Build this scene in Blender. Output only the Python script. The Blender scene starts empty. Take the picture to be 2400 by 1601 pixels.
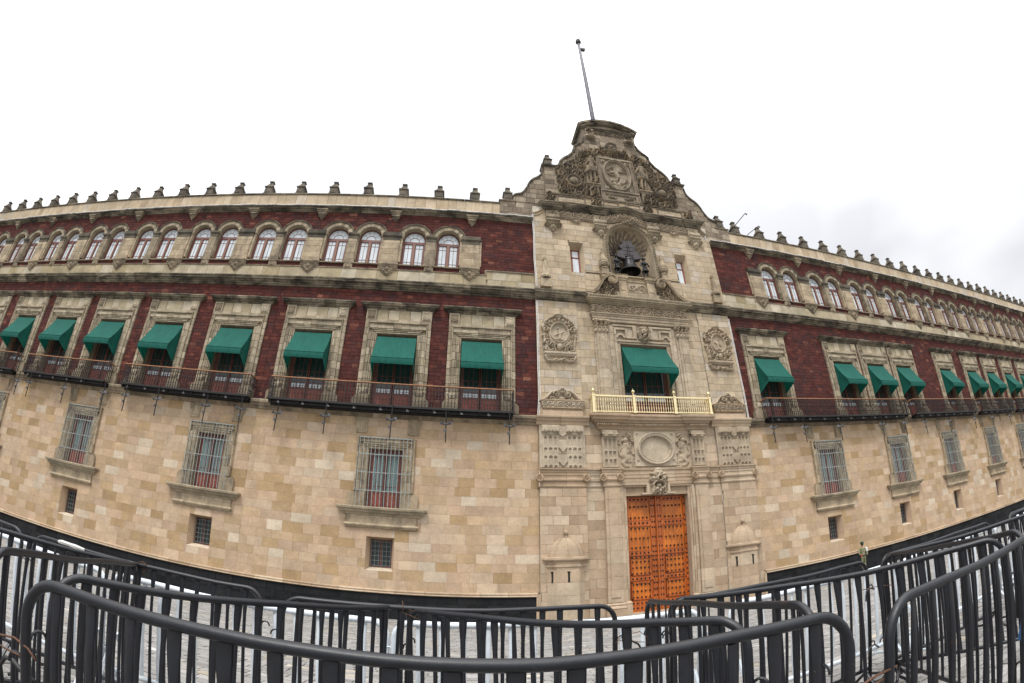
import bpy, math, random
import numpy as np
from mathutils import Matrix, Vector
PI = math.pi
S = bpy.context.scene
C = S.collection
rng = random.Random(7)

# ------------------------------------------------------------------ camera (fisheye)
CAMY, CAMZ = -22.5, 3.35
cd = bpy.data.cameras.new('camera'); cam = bpy.data.objects.new('camera', cd); C.objects.link(cam); S.camera = cam
S.render.engine = 'CYCLES'
cd.type = 'PANO'; cd.panorama_type = 'FISHEYE_LENS_POLYNOMIAL'
cd.sensor_width = 36; cd.sensor_height = 24; cd.sensor_fit = 'HORIZONTAL'
cd.fisheye_fov = math.radians(180)
cd.fisheye_polynomial_k0 = -3.09587281e-05; cd.fisheye_polynomial_k1 = -6.04185519e-02
cd.fisheye_polynomial_k2 = -9.74062886e-06; cd.fisheye_polynomial_k3 = 6.44165997e-06; cd.fisheye_polynomial_k4 = -3.43740168e-08
cd.shift_x = 16.814 / 2400; cd.shift_y = 15.83 / 1601
cd.clip_start = 0.05; cd.clip_end = 3000
_r = Vector((0.99234582, -0.12336925, 0.00545875)); _u = Vector((-0.05640197, -0.41347027, 0.90876903)); _f = Vector((0.10985712, 0.90212104, 0.41726376))
cam.matrix_world = Matrix(((_r.x, _u.x, -_f.x, 0), (_r.y, _u.y, -_f.y, CAMY), (_r.z, _u.z, -_f.z, CAMZ), (0, 0, 0, 1)))

# ------------------------------------------------------------------ overcast sky
SUN_EL, SUN_AZ = math.radians(58), math.radians(205)     # azimuth measured from +Y clockwise: behind the camera, a little left
world = bpy.data.worlds.new('World'); S.world = world; world.use_nodes = True
nt = world.node_tree; nt.nodes.clear()
def wn(t, **k):
    n = nt.nodes.new(t)
    for a, b in k.items(): setattr(n, a, b)
    return n
wo = wn('ShaderNodeOutputWorld'); bg = wn('ShaderNodeBackground')
sky = wn('ShaderNodeTexSky', sky_type='NISHITA', sun_disc=False, sun_elevation=SUN_EL, sun_rotation=SUN_AZ)
skm = wn('ShaderNodeVectorMath', operation='SCALE'); skm.inputs['Scale'].default_value = 0.10
nt.links.new(sky.outputs[0], skm.inputs[0])
tc = wn('ShaderNodeTexCoord'); mp = wn('ShaderNodeMapping'); mp.inputs['Scale'].default_value = (1.0, 1.0, 1.9)
mp.inputs['Location'].default_value = (5.1, 2.7, 0.6)
nt.links.new(tc.outputs['Generated'], mp.inputs['Vector'])
nz = wn('ShaderNodeTexNoise'); nz.inputs['Scale'].default_value = 1.0; nz.inputs['Detail'].default_value = 4; nz.inputs['Roughness'].default_value = 0.5
nt.links.new(mp.outputs[0], nz.inputs['Vector'])
rp = wn('ShaderNodeValToRGB'); rp.color_ramp.elements[0].position = 0.36; rp.color_ramp.elements[1].position = 0.68
rp.color_ramp.elements[0].color = (0.50, 0.505, 0.52, 1); rp.color_ramp.elements[1].color = (1.12, 1.12, 1.125, 1)
nt.links.new(nz.outputs['Fac'], rp.inputs['Fac'])
# the overcast sky brightens towards the zenith
sp = wn('ShaderNodeSeparateXYZ'); nt.links.new(tc.outputs['Generated'], sp.inputs[0])
mr = wn('ShaderNodeMapRange'); mr.inputs['From Min'].default_value = 0; mr.inputs['From Max'].default_value = 1
mr.inputs['To Min'].default_value = 0.96; mr.inputs['To Max'].default_value = 2.7
z2 = wn('ShaderNodeMath', operation='MULTIPLY', use_clamp=True); nt.links.new(sp.outputs['Z'], z2.inputs[0]); nt.links.new(sp.outputs['Z'], z2.inputs[1]); nt.links.new(z2.outputs[0], mr.inputs['Value'])
vm = wn('ShaderNodeVectorMath', operation='SCALE'); nt.links.new(rp.outputs['Color'], vm.inputs[0]); nt.links.new(mr.outputs[0], vm.inputs['Scale'])
mx = wn('ShaderNodeMixRGB'); mx.inputs['Fac'].default_value = 0.9
nt.links.new(skm.outputs[0], mx.inputs['Color1']); nt.links.new(vm.outputs[0], mx.inputs['Color2'])
nt.links.new(mx.outputs[0], bg.inputs['Color']); bg.inputs['Strength'].default_value = 1.0
nt.links.new(bg.outputs[0], wo.inputs['Surface'])

sl = bpy.data.lights.new('sun', 'SUN'); sl.energy = 1.5; sl.angle = math.radians(14); sl.color = (1.0, 0.965, 0.92)
sun = bpy.data.objects.new('sun', sl); C.objects.link(sun)
_sd = Vector((math.sin(SUN_AZ) * math.cos(SUN_EL), math.cos(SUN_AZ) * math.cos(SUN_EL), math.sin(SUN_EL)))
sun.rotation_euler = _sd.to_track_quat('Z', 'Y').to_euler(); sun.location = (0, -40, 60)
S.view_settings.view_transform = 'Standard'; S.view_settings.look = 'None'; S.view_settings.exposure = 0.42; S.view_settings.gamma = 1.0
S.view_settings.use_curve_mapping = False
S.cycles.max_bounces = 6; S.cycles.diffuse_bounces = 3; S.cycles.glossy_bounces = 3
try: S.cycles.use_denoising = True
except Exception: pass

# ------------------------------------------------------------------ helpers
class MB:
    """collects polygons of one mesh; every face keeps a random colour triple 'rnd'"""
    def __init__(s): s.v = []; s.f = []; s.t = []; s.tone = None
    def tn(s): return s.tone if s.tone is not None else (0.5, 0.5, 0.5)
    def newtone(s): s.tone = (rng.random(), rng.random(), rng.random()); return s
    def poly(s, pts):
        n = len(s.v); s.v += [tuple(p) for p in pts]; s.f.append(tuple(range(n, n + len(pts)))); s.t.append(s.tn())
    def add(s, vs, fs):
        n = len(s.v); s.v += [tuple(p) for p in vs]; s.f += [tuple(i + n for i in f) for f in fs]; s.t += [s.tn()] * len(fs)
    def box(s, x0, x1, y0, y1, z0, z1, back=True):
        if x0 > x1: x0, x1 = x1, x0
        if y0 > y1: y0, y1 = y1, y0
        if z0 > z1: z0, z1 = z1, z0
        v = [(x0,y0,z0),(x1,y0,z0),(x1,y1,z0),(x0,y1,z0),(x0,y0,z1),(x1,y0,z1),(x1,y1,z1),(x0,y1,z1)]
        f = [(0,1,5,4),(1,2,6,5),(3,0,4,7),(4,5,6,7),(3,2,1,0)]
        if back: f.append((2,3,7,6))
        s.add(v, f); return s
    def cblock(s, x0, x1, z0, z1, yf, yb, c=0.012):
        """stone block: chamfered front face and four sides, no back"""
        v = [(x0+c,yf,z0+c),(x1-c,yf,z0+c),(x1-c,yf,z1-c),(x0+c,yf,z1-c),(x0,yf+c,z0),(x1,yf+c,z0),(x1,yf+c,z1),(x0,yf+c,z1),
             (x0,yb,z0),(x1,yb,z0),(x1,yb,z1),(x0,yb,z1)]
        f = [(0,1,2,3),(4,5,1,0),(5,6,2,1),(6,7,3,2),(7,4,0,3),(8,9,5,4),(9,10,6,5),(10,11,7,6),(11,8,4,7)]
        s.add(v, f); return s
    def prism(s, pts, y0, y1, back=True):
        """pts: polygon in (x, z), counter-clockwise seen from -y; y0 front, y1 back"""
        n = len(pts); v = [(x, y0, z) for x, z in pts] + [(x, y1, z) for x, z in pts]
        f = [tuple(range(n))]
        if back: f.append(tuple(range(2*n-1, n-1, -1)))
        for i in range(n): j = (i+1) % n; f.append((j, i, n+i, n+j))
        s.add(v, f); return s
    def strip(s, inner, outer, y0, y1):
        """ring piece between two open polylines in (x, z), thick from y0 (front) to y1"""
        n = len(inner); v = [(x,y0,z) for x,z in inner] + [(x,y0,z) for x,z in outer] + [(x,y1,z) for x,z in inner] + [(x,y1,z) for x,z in outer]
        f = []
        for i in range(n-1):
            f += [(i,i+1,n+i+1,n+i), (2*n+i,2*n+i+1,i+1,i), (n+i,n+i+1,3*n+i+1,3*n+i)]
        f += [(0,n,3*n,2*n), (n-1,2*n-1,4*n-1,3*n-1)]
        s.add(v, f); return s
    def mould(s, prof, x0, x1, y0, ret=True, yb=0.0):
        """prof: list of (d, z); swept along x with mitred returns at both ends"""
        L = []
        for d, z in prof:
            a = d if ret else 0
            L.append([(x0-a, y0+yb, z), (x0-a, y0-d, z), (x1+a, y0-d, z), (x1+a, y0+yb, z)])
        v = [p for r in L for p in r]; f = []
        for i in range(len(L)-1):
            for k in range(3): f.append((4*i+k, 4*i+k+1, 4*i+4+k+1, 4*i+4+k))
        m = 4*(len(L)-1); f.append((m, m+1, m+2, m+3)); f.append((3, 2, 1, 0))
        s.add(v, f); return s
    def seg(s, prof, x0, x1, y0, L=1.1, j=0.006, yb=0.05):
        n = max(1, int(round((x1-x0)/L))); e = [x0 + (x1-x0)*i/n for i in range(n+1)]
        for i in range(1, n): e[i] += rng.uniform(-.15, .15)*L
        for i in range(n):
            s.newtone(); dy = rng.uniform(-j, j); dz = rng.uniform(-j, j)
            s.mould([(d+dy, z+dz) for d, z in prof], e[i] + (.006 if i else 0), e[i+1] - (.006 if i < n-1 else 0), y0, ret=False, yb=yb)
        s.tone = None; return s
    def tube(s, pts, r, n=6, closed=False, caps=True):
        P = [Vector(p) for p in pts]; m = len(P); R = r if isinstance(r, (list, tuple)) else [r]*m
        base = len(s.v); up = None
        for i in range(m):
            a = P[(i-1) % m] if (closed or i > 0) else P[i]; b = P[(i+1) % m] if (closed or i < m-1) else P[i]
            t = (b - a); t = t.normalized() if t.length > 1e-9 else Vector((0,0,1))
            if up is None:
                up = t.orthogonal().normalized()
            up = (up - t*up.dot(t)); up = up.normalized() if up.length > 1e-6 else t.orthogonal().normalized()
            w = t.cross(up)
            for k in range(n):
                a_ = 2*PI*k/n; s.v.append(tuple(P[i] + (up*math.cos(a_) + w*math.sin(a_))*R[i]))
        for i in range(m if closed else m-1):
            j = (i+1) % m
            for k in range(n):
                l = (k+1) % n; s.f.append((base+i*n+k, base+i*n+l, base+j*n+l, base+j*n+k)); s.t.append(s.tn())
        if caps and not closed:
            s.f.append(tuple(base+k for k in range(n))[::-1]); s.t.append(s.tn())
            s.f.append(tuple(base+(m-1)*n+k for k in range(n))); s.t.append(s.tn())
        return s
    def lathe(s, prof, cx, cy, n=12, a0=0, a1=2*PI, sx=1, sy=1):
        """prof: (r, z)"""
        full = abs(a1-a0-2*PI) < 1e-6; m = n if full else n+1; base = len(s.v)
        for r, z in prof:
            for k in range(m):
                a = a0 + (a1-a0)*k/n; s.v.append((cx + r*math.cos(a)*sx, cy + r*math.sin(a)*sy, z))
        for i in range(len(prof)-1):
            for k in range(n):
                l = (k+1) % m; s.f.append((base+i*m+k, base+i*m+l, base+(i+1)*m+l, base+(i+1)*m+k)); s.t.append(s.tn())
        return s
    def ball(s, c, r, n=8, sz=1, sy=1):
        pr = [(max(1e-4, r*math.sin(PI*i/6)), c[2]-r*sz*math.cos(PI*i/6)) for i in range(7)]
        return s.lathe(pr, c[0], c[1], n, sy=sy)
    def mesh(s, name, smooth=False):
        me = bpy.data.meshes.new(name); me.from_pydata(s.v, [], s.f)
        a = me.attributes.new('rnd', 'FLOAT_COLOR', 'FACE')
        arr = np.ones((len(s.f), 4), dtype=np.float32); arr[:, :3] = np.array(s.t, dtype=np.float32).reshape(-1, 3)
        a.data.foreach_set('color', arr.ravel())
        if smooth: me.polygons.foreach_set('use_smooth', [True]*len(me.polygons))
        me.update(); return me
    def build(s, name, mat, parent=None, smooth=False, kind=None, loc=None):
        me = s.mesh(name, smooth); me.materials.append(mat)
        return link(name, me, parent, kind, loc)
def link(name, me, parent=None, kind=None, loc=None):
    o = bpy.data.objects.new(name, me); C.objects.link(o)
    if parent is not None: o.parent = parent
    if kind: o['kind'] = kind
    if loc is not None: o.location = loc
    return o
def thing(name, label, cat, loc=(0,0,0), rz=0, group=None):
    o = bpy.data.objects.new(name, None); o.empty_display_size = .2; C.objects.link(o); o.location = loc; o.rotation_euler = (0,0,rz)
    o['label'] = label; o['category'] = cat
    if group: o['group'] = group
    return o
KIDS = {}
def copy_tree(o, parent=None, loc=None, rz=None):
    c = o.copy(); C.objects.link(c)
    if parent is not None: c.parent = parent
    if loc is not None: c.location = loc
    if rz is not None: c.rotation_euler = (0,0,rz)
    for ch in KIDS.setdefault(o.name, list(o.children)): copy_tree(ch, c)
    return c
def arc(cx, cz, r, a0, a1, n, rz=None):
    rz = r if rz is None else rz
    return [(cx + r*math.cos(a0+(a1-a0)*i/n), cz + rz*math.sin(a0+(a1-a0)*i/n)) for i in range(n+1)]

# ------------------------------------------------------------------ materials
def mat_new(name):
    m = bpy.data.materials.new(name); m.use_nodes = True; t = m.node_tree; t.nodes.clear()
    o = t.nodes.new('ShaderNodeOutputMaterial'); b = t.nodes.new('ShaderNodeBsdfPrincipled'); t.links.new(b.outputs[0], o.inputs[0])
    return m, t, b
def nn(t, ty, **k):
    n = t.nodes.new(ty)
    for a, v in k.items():
        if a in n.inputs.keys() if hasattr(n.inputs, 'keys') else False: n.inputs[a].default_value = v
        else: setattr(n, a, v)
    return n
def noise(t, vec, scale, detail=4, rough=.55, dist=0):
    n = t.nodes.new('ShaderNodeTexNoise'); n.inputs['Scale'].default_value = scale; n.inputs['Detail'].default_value = detail
    n.inputs['Roughness'].default_value = rough; n.inputs['Distortion'].default_value = dist
    t.links.new(vec, n.inputs['Vector']); return n.outputs['Fac']
def ramp(t, fac, stops, interp='LINEAR'):
    r = t.nodes.new('ShaderNodeValToRGB'); cr = r.color_ramp; cr.interpolation = interp
    while len(cr.elements) < len(stops): cr.elements.new(0.5)
    for e, (p, c) in zip(cr.elements, stops):
        e.position = p; e.color = (c[0], c[1], c[2], 1) if isinstance(c, (tuple, list)) else (c, c, c, 1)
    t.links.new(fac, r.inputs['Fac']); return r.outputs['Color']
def mix(t, fac, a, b, mode='MIX'):
    m = t.nodes.new('ShaderNodeMixRGB'); m.blend_type = mode
    for s, v in ((m.inputs['Fac'], fac), (m.inputs['Color1'], a), (m.inputs['Color2'], b)):
        if hasattr(v, 'is_linked'): t.links.new(v, s)
        elif isinstance(v, (tuple, list)): s.default_value = (v[0], v[1], v[2], 1)
        else: s.default_value = v
    return m.outputs['Color']
def mapped(t, sc=(1,1,1), loc=(0,0,0), obj=False):
    if obj:
        g = t.nodes.new('ShaderNodeTexCoord').outputs['Object']
    else:
        g = t.nodes.new('ShaderNodeNewGeometry').outputs['Position']
    m = t.nodes.new('ShaderNodeMapping'); m.inputs['Scale'].default_value = sc; m.inputs['Location'].default_value = loc
    t.links.new(g, m.inputs['Vector']); return m.outputs['Vector']
def bump(t, b, h, strength=.3, dist=.02):
    n = t.nodes.new('ShaderNodeBump'); n.inputs['Strength'].default_value = strength; n.inputs['Distance'].default_value = dist
    t.links.new(h, n.inputs['Height']); t.links.new(n.outputs['Normal'], b.inputs['Normal'])
def stone(name, stops, stain=(.5,.75), dark=(.05,.045,.04), stain_amt=.6, grain=.25, patch=.25, bmp=.5, streak=(1.3,1.3,.35), lichen=None, fine=(.04,.035,.03)):
    m, t, b = mat_new(name)
    at = t.nodes.new('ShaderNodeAttribute'); at.attribute_name = 'rnd'
    sep = t.nodes.new('ShaderNodeSeparateColor'); t.links.new(at.outputs['Color'], sep.inputs[0])
    P = mapped(t)
    # each block reads its own place in the grain
    off = t.nodes.new('ShaderNodeVectorMath'); off.operation = 'MULTIPLY_ADD'; t.links.new(at.outputs['Color'], off.inputs[0]); off.inputs[1].default_value = (37, 23, 41); t.links.new(P, off.inputs[2])
    V = off.outputs[0]
    col = ramp(t, sep.outputs[0], stops)
    hs = t.nodes.new('ShaderNodeHueSaturation'); mrg = t.nodes.new('ShaderNodeMapRange'); mrg.inputs['To Min'].default_value = .90; mrg.inputs['To Max'].default_value = 1.09
    t.links.new(sep.outputs[1], mrg.inputs['Value']); t.links.new(mrg.outputs[0], hs.inputs['Value']); t.links.new(col, hs.inputs['Color']); col = hs.outputs[0]
    g1 = noise(t, V, 9, 8, .7)
    col = mix(t, 1, col, ramp(t, g1, [(.25, 1-grain), (.75, 1+grain*.55)]), 'MULTIPLY')
    g2 = noise(t, V, 1.3, 3)
    col = mix(t, 1, col, ramp(t, g2, [(.3, 1-patch), (.7, 1+patch*.5)]), 'MULTIPLY')
    # pores
    vo = t.nodes.new('ShaderNodeTexVoronoi'); vo.inputs['Scale'].default_value = 14; t.links.new(V, vo.inputs['Vector'])
    gate = noise(t, V, 2.2, 2)
    pit = mix(t, 1, ramp(t, vo.outputs['Distance'], [(.10, 1), (.2, 0)]), ramp(t, gate, [(.5, 0), (.62, .55)]), 'MULTIPLY')
    col = mix(t, pit, col, fine)
    if lichen:
        col = mix(t, ramp(t, noise(t, P, 3.1, 6, .7, .6), [(.56, 0), (.66, .75)]), col, lichen)
    if stain_amt > 0:
        st = noise(t, mapped(t, streak), 1.0, 8, .68, .3)
        col = mix(t, ramp(t, st, [(stain[0], 0), (stain[1], stain_amt)]), col, dark)
    t.links.new(col, b.inputs['Base Color']); b.inputs['Roughness'].default_value = .92; b.inputs['Specular IOR Level'].default_value = .15
    hh = mix(t, .5, g1, noise(t, V, 45, 4, .7)); bump(t, b, hh, bmp, .03)
    return m
def simple(name, col, rough=.5, metal=0, spec=.5, var=.12, nscale=12, bmp=0):
    m, t, b = mat_new(name); P = mapped(t)
    n = noise(t, P, nscale, 5)
    c = mix(t, 1, col, ramp(t, n, [(.3, 1-var), (.7, 1+var)]), 'MULTIPLY')
    t.links.new(c, b.inputs['Base Color']); b.inputs['Roughness'].default_value = rough; b.inputs['Metallic'].default_value = metal; b.inputs['Specular IOR Level'].default_value = spec
    if bmp: bump(t, b, n, bmp, .01)
    return m
M = {}
M['tan'] = stone('tan_stone', [(0,(.40,.275,.15)), (.10,(.44,.31,.175)), (.17,(.49,.355,.22)), (.4,(.515,.374,.245)), (.6,(.52,.376,.262)), (.80,(.54,.405,.275)), (.92,(.56,.435,.31)), (1,(.60,.505,.385))], stain=(.56,.85), stain_amt=.35, grain=.22, patch=.16)
M['mortar_tan'] = simple('tan_mortar', (.48,.38,.26), .95, var=.25, nscale=5)
M['tower'] = stone('tower_stone', [(0,(.43,.335,.225)), (.15,(.48,.385,.265)), (.5,(.52,.42,.295)), (.8,(.54,.44,.315)), (1,(.50,.44,.36))], stain=(.56,.82), stain_amt=.4, grain=.22, patch=.22)
M['portal'] = stone('portal_stone', [(0,(.41,.30,.20)), (.3,(.47,.36,.25)), (.6,(.49,.375,.265)), (1,(.54,.44,.32))], stain=(.62,.9), stain_amt=.35, grain=.2, patch=.18)
M['mortar_pale'] = simple('pale_mortar', (.53,.475,.39), .95, var=.2, nscale=6)
M['red'] = stone('red_volcanic_stone', [(0,(.080,.038,.036)), (.25,(.098,.034,.030)), (.6,(.110,.036,.030)), (.85,(.130,.042,.033)), (.96,(.16,.055,.040)), (1,(.23,.10,.07))], stain=(.48,.72), dark=(.045,.030,.032), stain_amt=.75, grain=.45, patch=.35, bmp=.9, streak=(.8,.8,.5), fine=(.03,.012,.012))
M['mortar_red'] = simple('red_mortar', (.075,.035,.033), .95, var=.4, nscale=7)
M['trim'] = stone('window_trim_stone', [(0,(.29,.235,.165)), (.3,(.36,.30,.21)), (.6,(.41,.345,.245)), (1,(.48,.41,.30))], stain=(.50,.76), dark=(.10,.09,.078), stain_amt=.6, grain=.3, patch=.3, streak=(1.5,1.5,.5))
M['frieze_panel'] = stone('pale_trim_stone', [(0,(.38,.31,.19)), (.5,(.46,.39,.27)), (1,(.54,.48,.37))], stain=(.55,.8), dark=(.2,.17,.12), stain_amt=.4)
M['cornice'] = stone('weathered_cornice_stone', [(0,(.18,.155,.115)), (.5,(.26,.225,.165)), (1,(.36,.31,.23))], stain=(.44,.60), dark=(.034,.031,.027), stain_amt=.85, grain=.4, patch=.4, streak=(.9,.9,3.2), lichen=(.22,.185,.10))
M['grey'] = stone('weathered_pier_stone', [(0,(.25,.20,.14)), (.5,(.35,.285,.20)), (1,(.44,.365,.26))], stain=(.45,.66), dark=(.07,.063,.055), stain_amt=.72, grain=.35, patch=.35, streak=(1.6,1.6,.45))
M['pier'] = stone('tan_pier_stone', [(0,(.38,.30,.205)), (.5,(.45,.36,.245)), (1,(.52,.43,.30))], stain=(.47,.70), dark=(.09,.08,.068), stain_amt=.7, grain=.3, patch=.3, streak=(1.6,1.6,.6))
M['impost'] = stone('dark_impost_stone', [(0,(.16,.14,.105)), (.5,(.22,.19,.14)), (1,(.30,.26,.19))], stain=(.42,.62), dark=(.05,.045,.04), stain_amt=.8, grain=.3, patch=.3)
M['pinnacle'] = stone('dark_pinnacle_stone', [(0,(.19,.165,.13)), (.5,(.25,.215,.165)), (1,(.33,.28,.21))], stain=(.42,.62), dark=(.06,.055,.05), stain_amt=.75, grain=.3, patch=.3)
M['gable'] = stone('gable_stone', [(0,(.18,.145,.11)), (.3,(.25,.20,.15)), (.6,(.32,.26,.19)), (1,(.42,.36,.27))], stain=(.48,.72), dark=(.09,.078,.066), stain_amt=.6, grain=.35, patch=.3)
M['gable_carving'] = stone('gable_carving', [(0,(.25,.20,.14)), (.5,(.30,.24,.165)), (1,(.36,.29,.20))], stain=(.42,.62), dark=(.075,.070,.064), stain_amt=.82, grain=.3, patch=.3, streak=(2.2,2.2,1.4), lichen=(.34,.21,.10))
M['carving'] = stone('carved_stone', [(0,(.42,.34,.245)), (.5,(.47,.385,.28)), (1,(.52,.44,.33))], stain=(.52,.78), dark=(.13,.115,.095), stain_amt=.5, grain=.25, patch=.25, streak=(2,2,1))
M['black_slab'] = stone('black_basalt_slab', [(0,(.016,.017,.018)), (.5,(.021,.022,.024)), (1,(.029,.030,.031))], stain_amt=0, grain=.3, patch=.3, bmp=.3, fine=(.02,.02,.02))
M['black_joint'] = simple('slab_joint', (.05,.05,.05), .9, var=.5, nscale=3)
M['paver'] = stone('grey_paver', [(0,(.27,.26,.25)), (.5,(.31,.30,.285)), (.93,(.35,.335,.32)), (.98,(.40,.35,.27)), (1,(.52,.50,.48))], stain=(.55,.85), dark=(.16,.155,.15), stain_amt=.3, streak=(1,1,1))
M['paver_joint'] = simple('paving_joint', (.17,.165,.155), .95, var=.4, nscale=4)
M['iron'] = simple('black_iron', (.017,.016,.016), .55, .3, var=.35, nscale=20)
M['rail_iron'] = simple('rusty_brown_iron', (.030,.023,.022), .6, .2, var=.5, nscale=8)
M['handrail'] = simple('varnished_handrail', (.36,.165,.07), .4, .0, var=.3, nscale=6)
M['grille'] = simple('grey_green_grille_paint', (.27,.30,.285), .5, .1, var=.3, nscale=9)
M['dark_grille'] = simple('dark_grille_paint', (.13,.15,.145), .5, .1, var=.3, nscale=9)
M['gold'] = simple('polished_brass', (.88,.74,.44), .25, .8, var=.12, nscale=14)
M['lead'] = simple('pale_lead_flashing', (.58,.57,.54), .6, var=.45, nscale=3)
M['white_cable'] = simple('white_cable', (.72,.70,.66), .6, var=.15, nscale=4)
M['frame_wood'] = simple('red_brown_window_wood', (.15,.052,.040), .5, var=.3, nscale=14)
M['mullion_wood'] = simple('worn_brown_mullion', (.21,.10,.065), .55, var=.35, nscale=14)
M['door_red'] = simple('red_brown_door_wood', (.25,.065,.042), .5, var=.3, nscale=10)
M['pole'] = simple('grey_painted_pole', (.11,.105,.13), .55, .2, var=.4, nscale=3)
M['lamp_grey'] = simple('lamp_housing', (.10,.10,.105), .45, .3)
M['bronze'] = simple('dark_bronze', (.028,.027,.029), .42, .55, var=.5, nscale=7, bmp=.2)
M['dark_wood'] = simple('grey_weathered_yoke', (.065,.055,.058), .7, var=.4, nscale=8)
M['wire'] = simple('rusty_wire', (.11,.052,.030), .7, .3, var=.4, nscale=60)
M['rubber'] = simple('black_rubber', (.012,.012,.013), .5)
M['blue'] = simple('blue_cloth', (.006,.05,.13), .8)
def glass(name, base, rough=.06, spec=.6):
    m, t, b = mat_new(name); n = noise(t, mapped(t, (1,1,.3)), 3.0, 2)
    c = mix(t, 1, base, ramp(t, n, [(.3, .82), (.7, 1.1)]), 'MULTIPLY'); t.links.new(c, b.inputs['Base Color'])
    b.inputs['Roughness'].default_value = rough; b.inputs['Specular IOR Level'].default_value = spec; b.inputs['IOR'].default_value = 1.5
    bump(t, b, noise(t, mapped(t), 1.7, 1), .05, .05)
    return m
M['pane_pale'] = glass('window_pane_painted_sky_reflection', (.66,.72,.76))  # pale base colour stands in for the bright sky mirrored in the glass
M['pane_dim'] = glass('window_pane_over_grey_curtain', (.15,.235,.235))
M['pane_dark'] = glass('window_pane_dark_room', (.03,.045,.046))
def canvas():
    m, t, b = mat_new('green_awning_canvas'); P = mapped(t, obj=True)
    n = noise(t, P, 2.2, 4); c = mix(t, 1, (.009,.115,.088), ramp(t, n, [(.3,.86),(.7,1.12)]), 'MULTIPLY')
    f = noise(t, mapped(t, (60,60,60)), 3, 2); c = mix(t, 1, c, ramp(t, f, [(.3,.93),(.7,1.07)]), 'MULTIPLY')
    t.links.new(c, b.inputs['Base Color']); b.inputs['Roughness'].default_value = .7; b.inputs['Specular IOR Level'].default_value = .25
    w = noise(t, mapped(t, (7,1,.6), obj=True), 1.5, 3, .5, .5); bump(t, b, w, .8, .09)
    # canvas lets a little daylight through
    tr = t.nodes.new('ShaderNodeBsdfTranslucent'); tr.inputs[0].default_value = (.01,.20,.14,1)
    ms = t.nodes.new('ShaderNodeMixShader'); ms.inputs[0].default_value = .2
    out = [x for x in t.nodes if x.type == 'OUTPUT_MATERIAL'][0]
    t.links.new(b.outputs[0], ms.inputs[1]); t.links.new(tr.outputs[0], ms.inputs[2]); t.links.new(ms.outputs[0], out.inputs[0])
    return m
M['canvas'] = canvas()
def doorwood(name, base, lite):
    m, t, b = mat_new(name)
    g = noise(t, mapped(t, (9,9,.9)), 2.5, 7, .65, .7)
    c = ramp(t, g, [(.25, tuple(x*.35 for x in base)), (.5, base), (.75, lite)])
    k = noise(t, mapped(t), .9, 4); c = mix(t, 1, c, ramp(t, k, [(.3,.62),(.7,1.15)]), 'MULTIPLY')
    z = t.nodes.new('ShaderNodeTexWave'); z.inputs['Scale'].default_value = 2.1; z.bands_direction = 'X'; z.inputs['Distortion'].default_value = .4
    t.links.new(mapped(t), z.inputs['Vector']); c = mix(t, ramp(t, z.outputs['Fac'], [(.0,.6),(.06,0)]), c, (.05,.012,.004))
    t.links.new(c, b.inputs['Base Color']); b.inputs['Roughness'].default_value = .42; bump(t, b, g, .3, .01); return m
M['wood_panel'] = doorwood('varnished_orange_door_panel', (.60,.155,.014), (.72,.25,.030))
M['wood_rail'] = doorwood('varnished_red_door_frame', (.47,.105,.013), (.60,.18,.026))
def blackpaint():
    m, t, b = mat_new('chipped_black_barrier_paint'); P = mapped(t, obj=False)
    n = noise(t, P, 30, 6, .6)
    c = mix(t, 1, (.009,.010,.014), ramp(t, n, [(.3,.75),(.7,1.25)]), 'MULTIPLY')
    s = noise(t, mapped(t, (5,9,14)), 6, 6, .75, .8); c = mix(t, ramp(t, s, [(.66,0),(.72,.8)]), c, (.15,.145,.145))
    r = noise(t, P, 9, 6, .7); c = mix(t, ramp(t, r, [(.66,0),(.74,.6)]), c, (.075,.032,.018))
    t.links.new(c, b.inputs['Base Color']); b.inputs['Roughness'].default_value = .40; b.inputs['Specular IOR Level'].default_value = .5
    bump(t, b, noise(t, P, 70, 5, .7), .25, .003); return m
M['black_paint'] = blackpaint()
M['white_paint'] = simple('white_barrier_paint', (.66,.72,.77), .45, var=.10, nscale=9)
def camo():
    m, t, b = mat_new('camouflage_cloth'); P = mapped(t)
    c = ramp(t, noise(t, P, 9, 3, .6, .5), [(0,(.20,.21,.11)), (.45,(.26,.26,.15)), (.5,(.10,.12,.06)), (.56,(.36,.33,.22)), (.64,(.08,.07,.045))], 'CONSTANT')
    t.links.new(c, b.inputs['Base Color']); b.inputs['Roughness'].default_value = .95; return m
M['camo'] = camo()
M['skin'] = simple('skin', (.30,.16,.10), .6); M['beret'] = simple('dark_green_beret', (.02,.05,.035), .9); M['brace'] = simple('white_brassard', (.7,.7,.7), .8)
M['boot'] = simple('black_boot', (.02,.018,.016), .5); M['redcloth'] = simple('red_cloth', (.35,.04,.03), .8)
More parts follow.
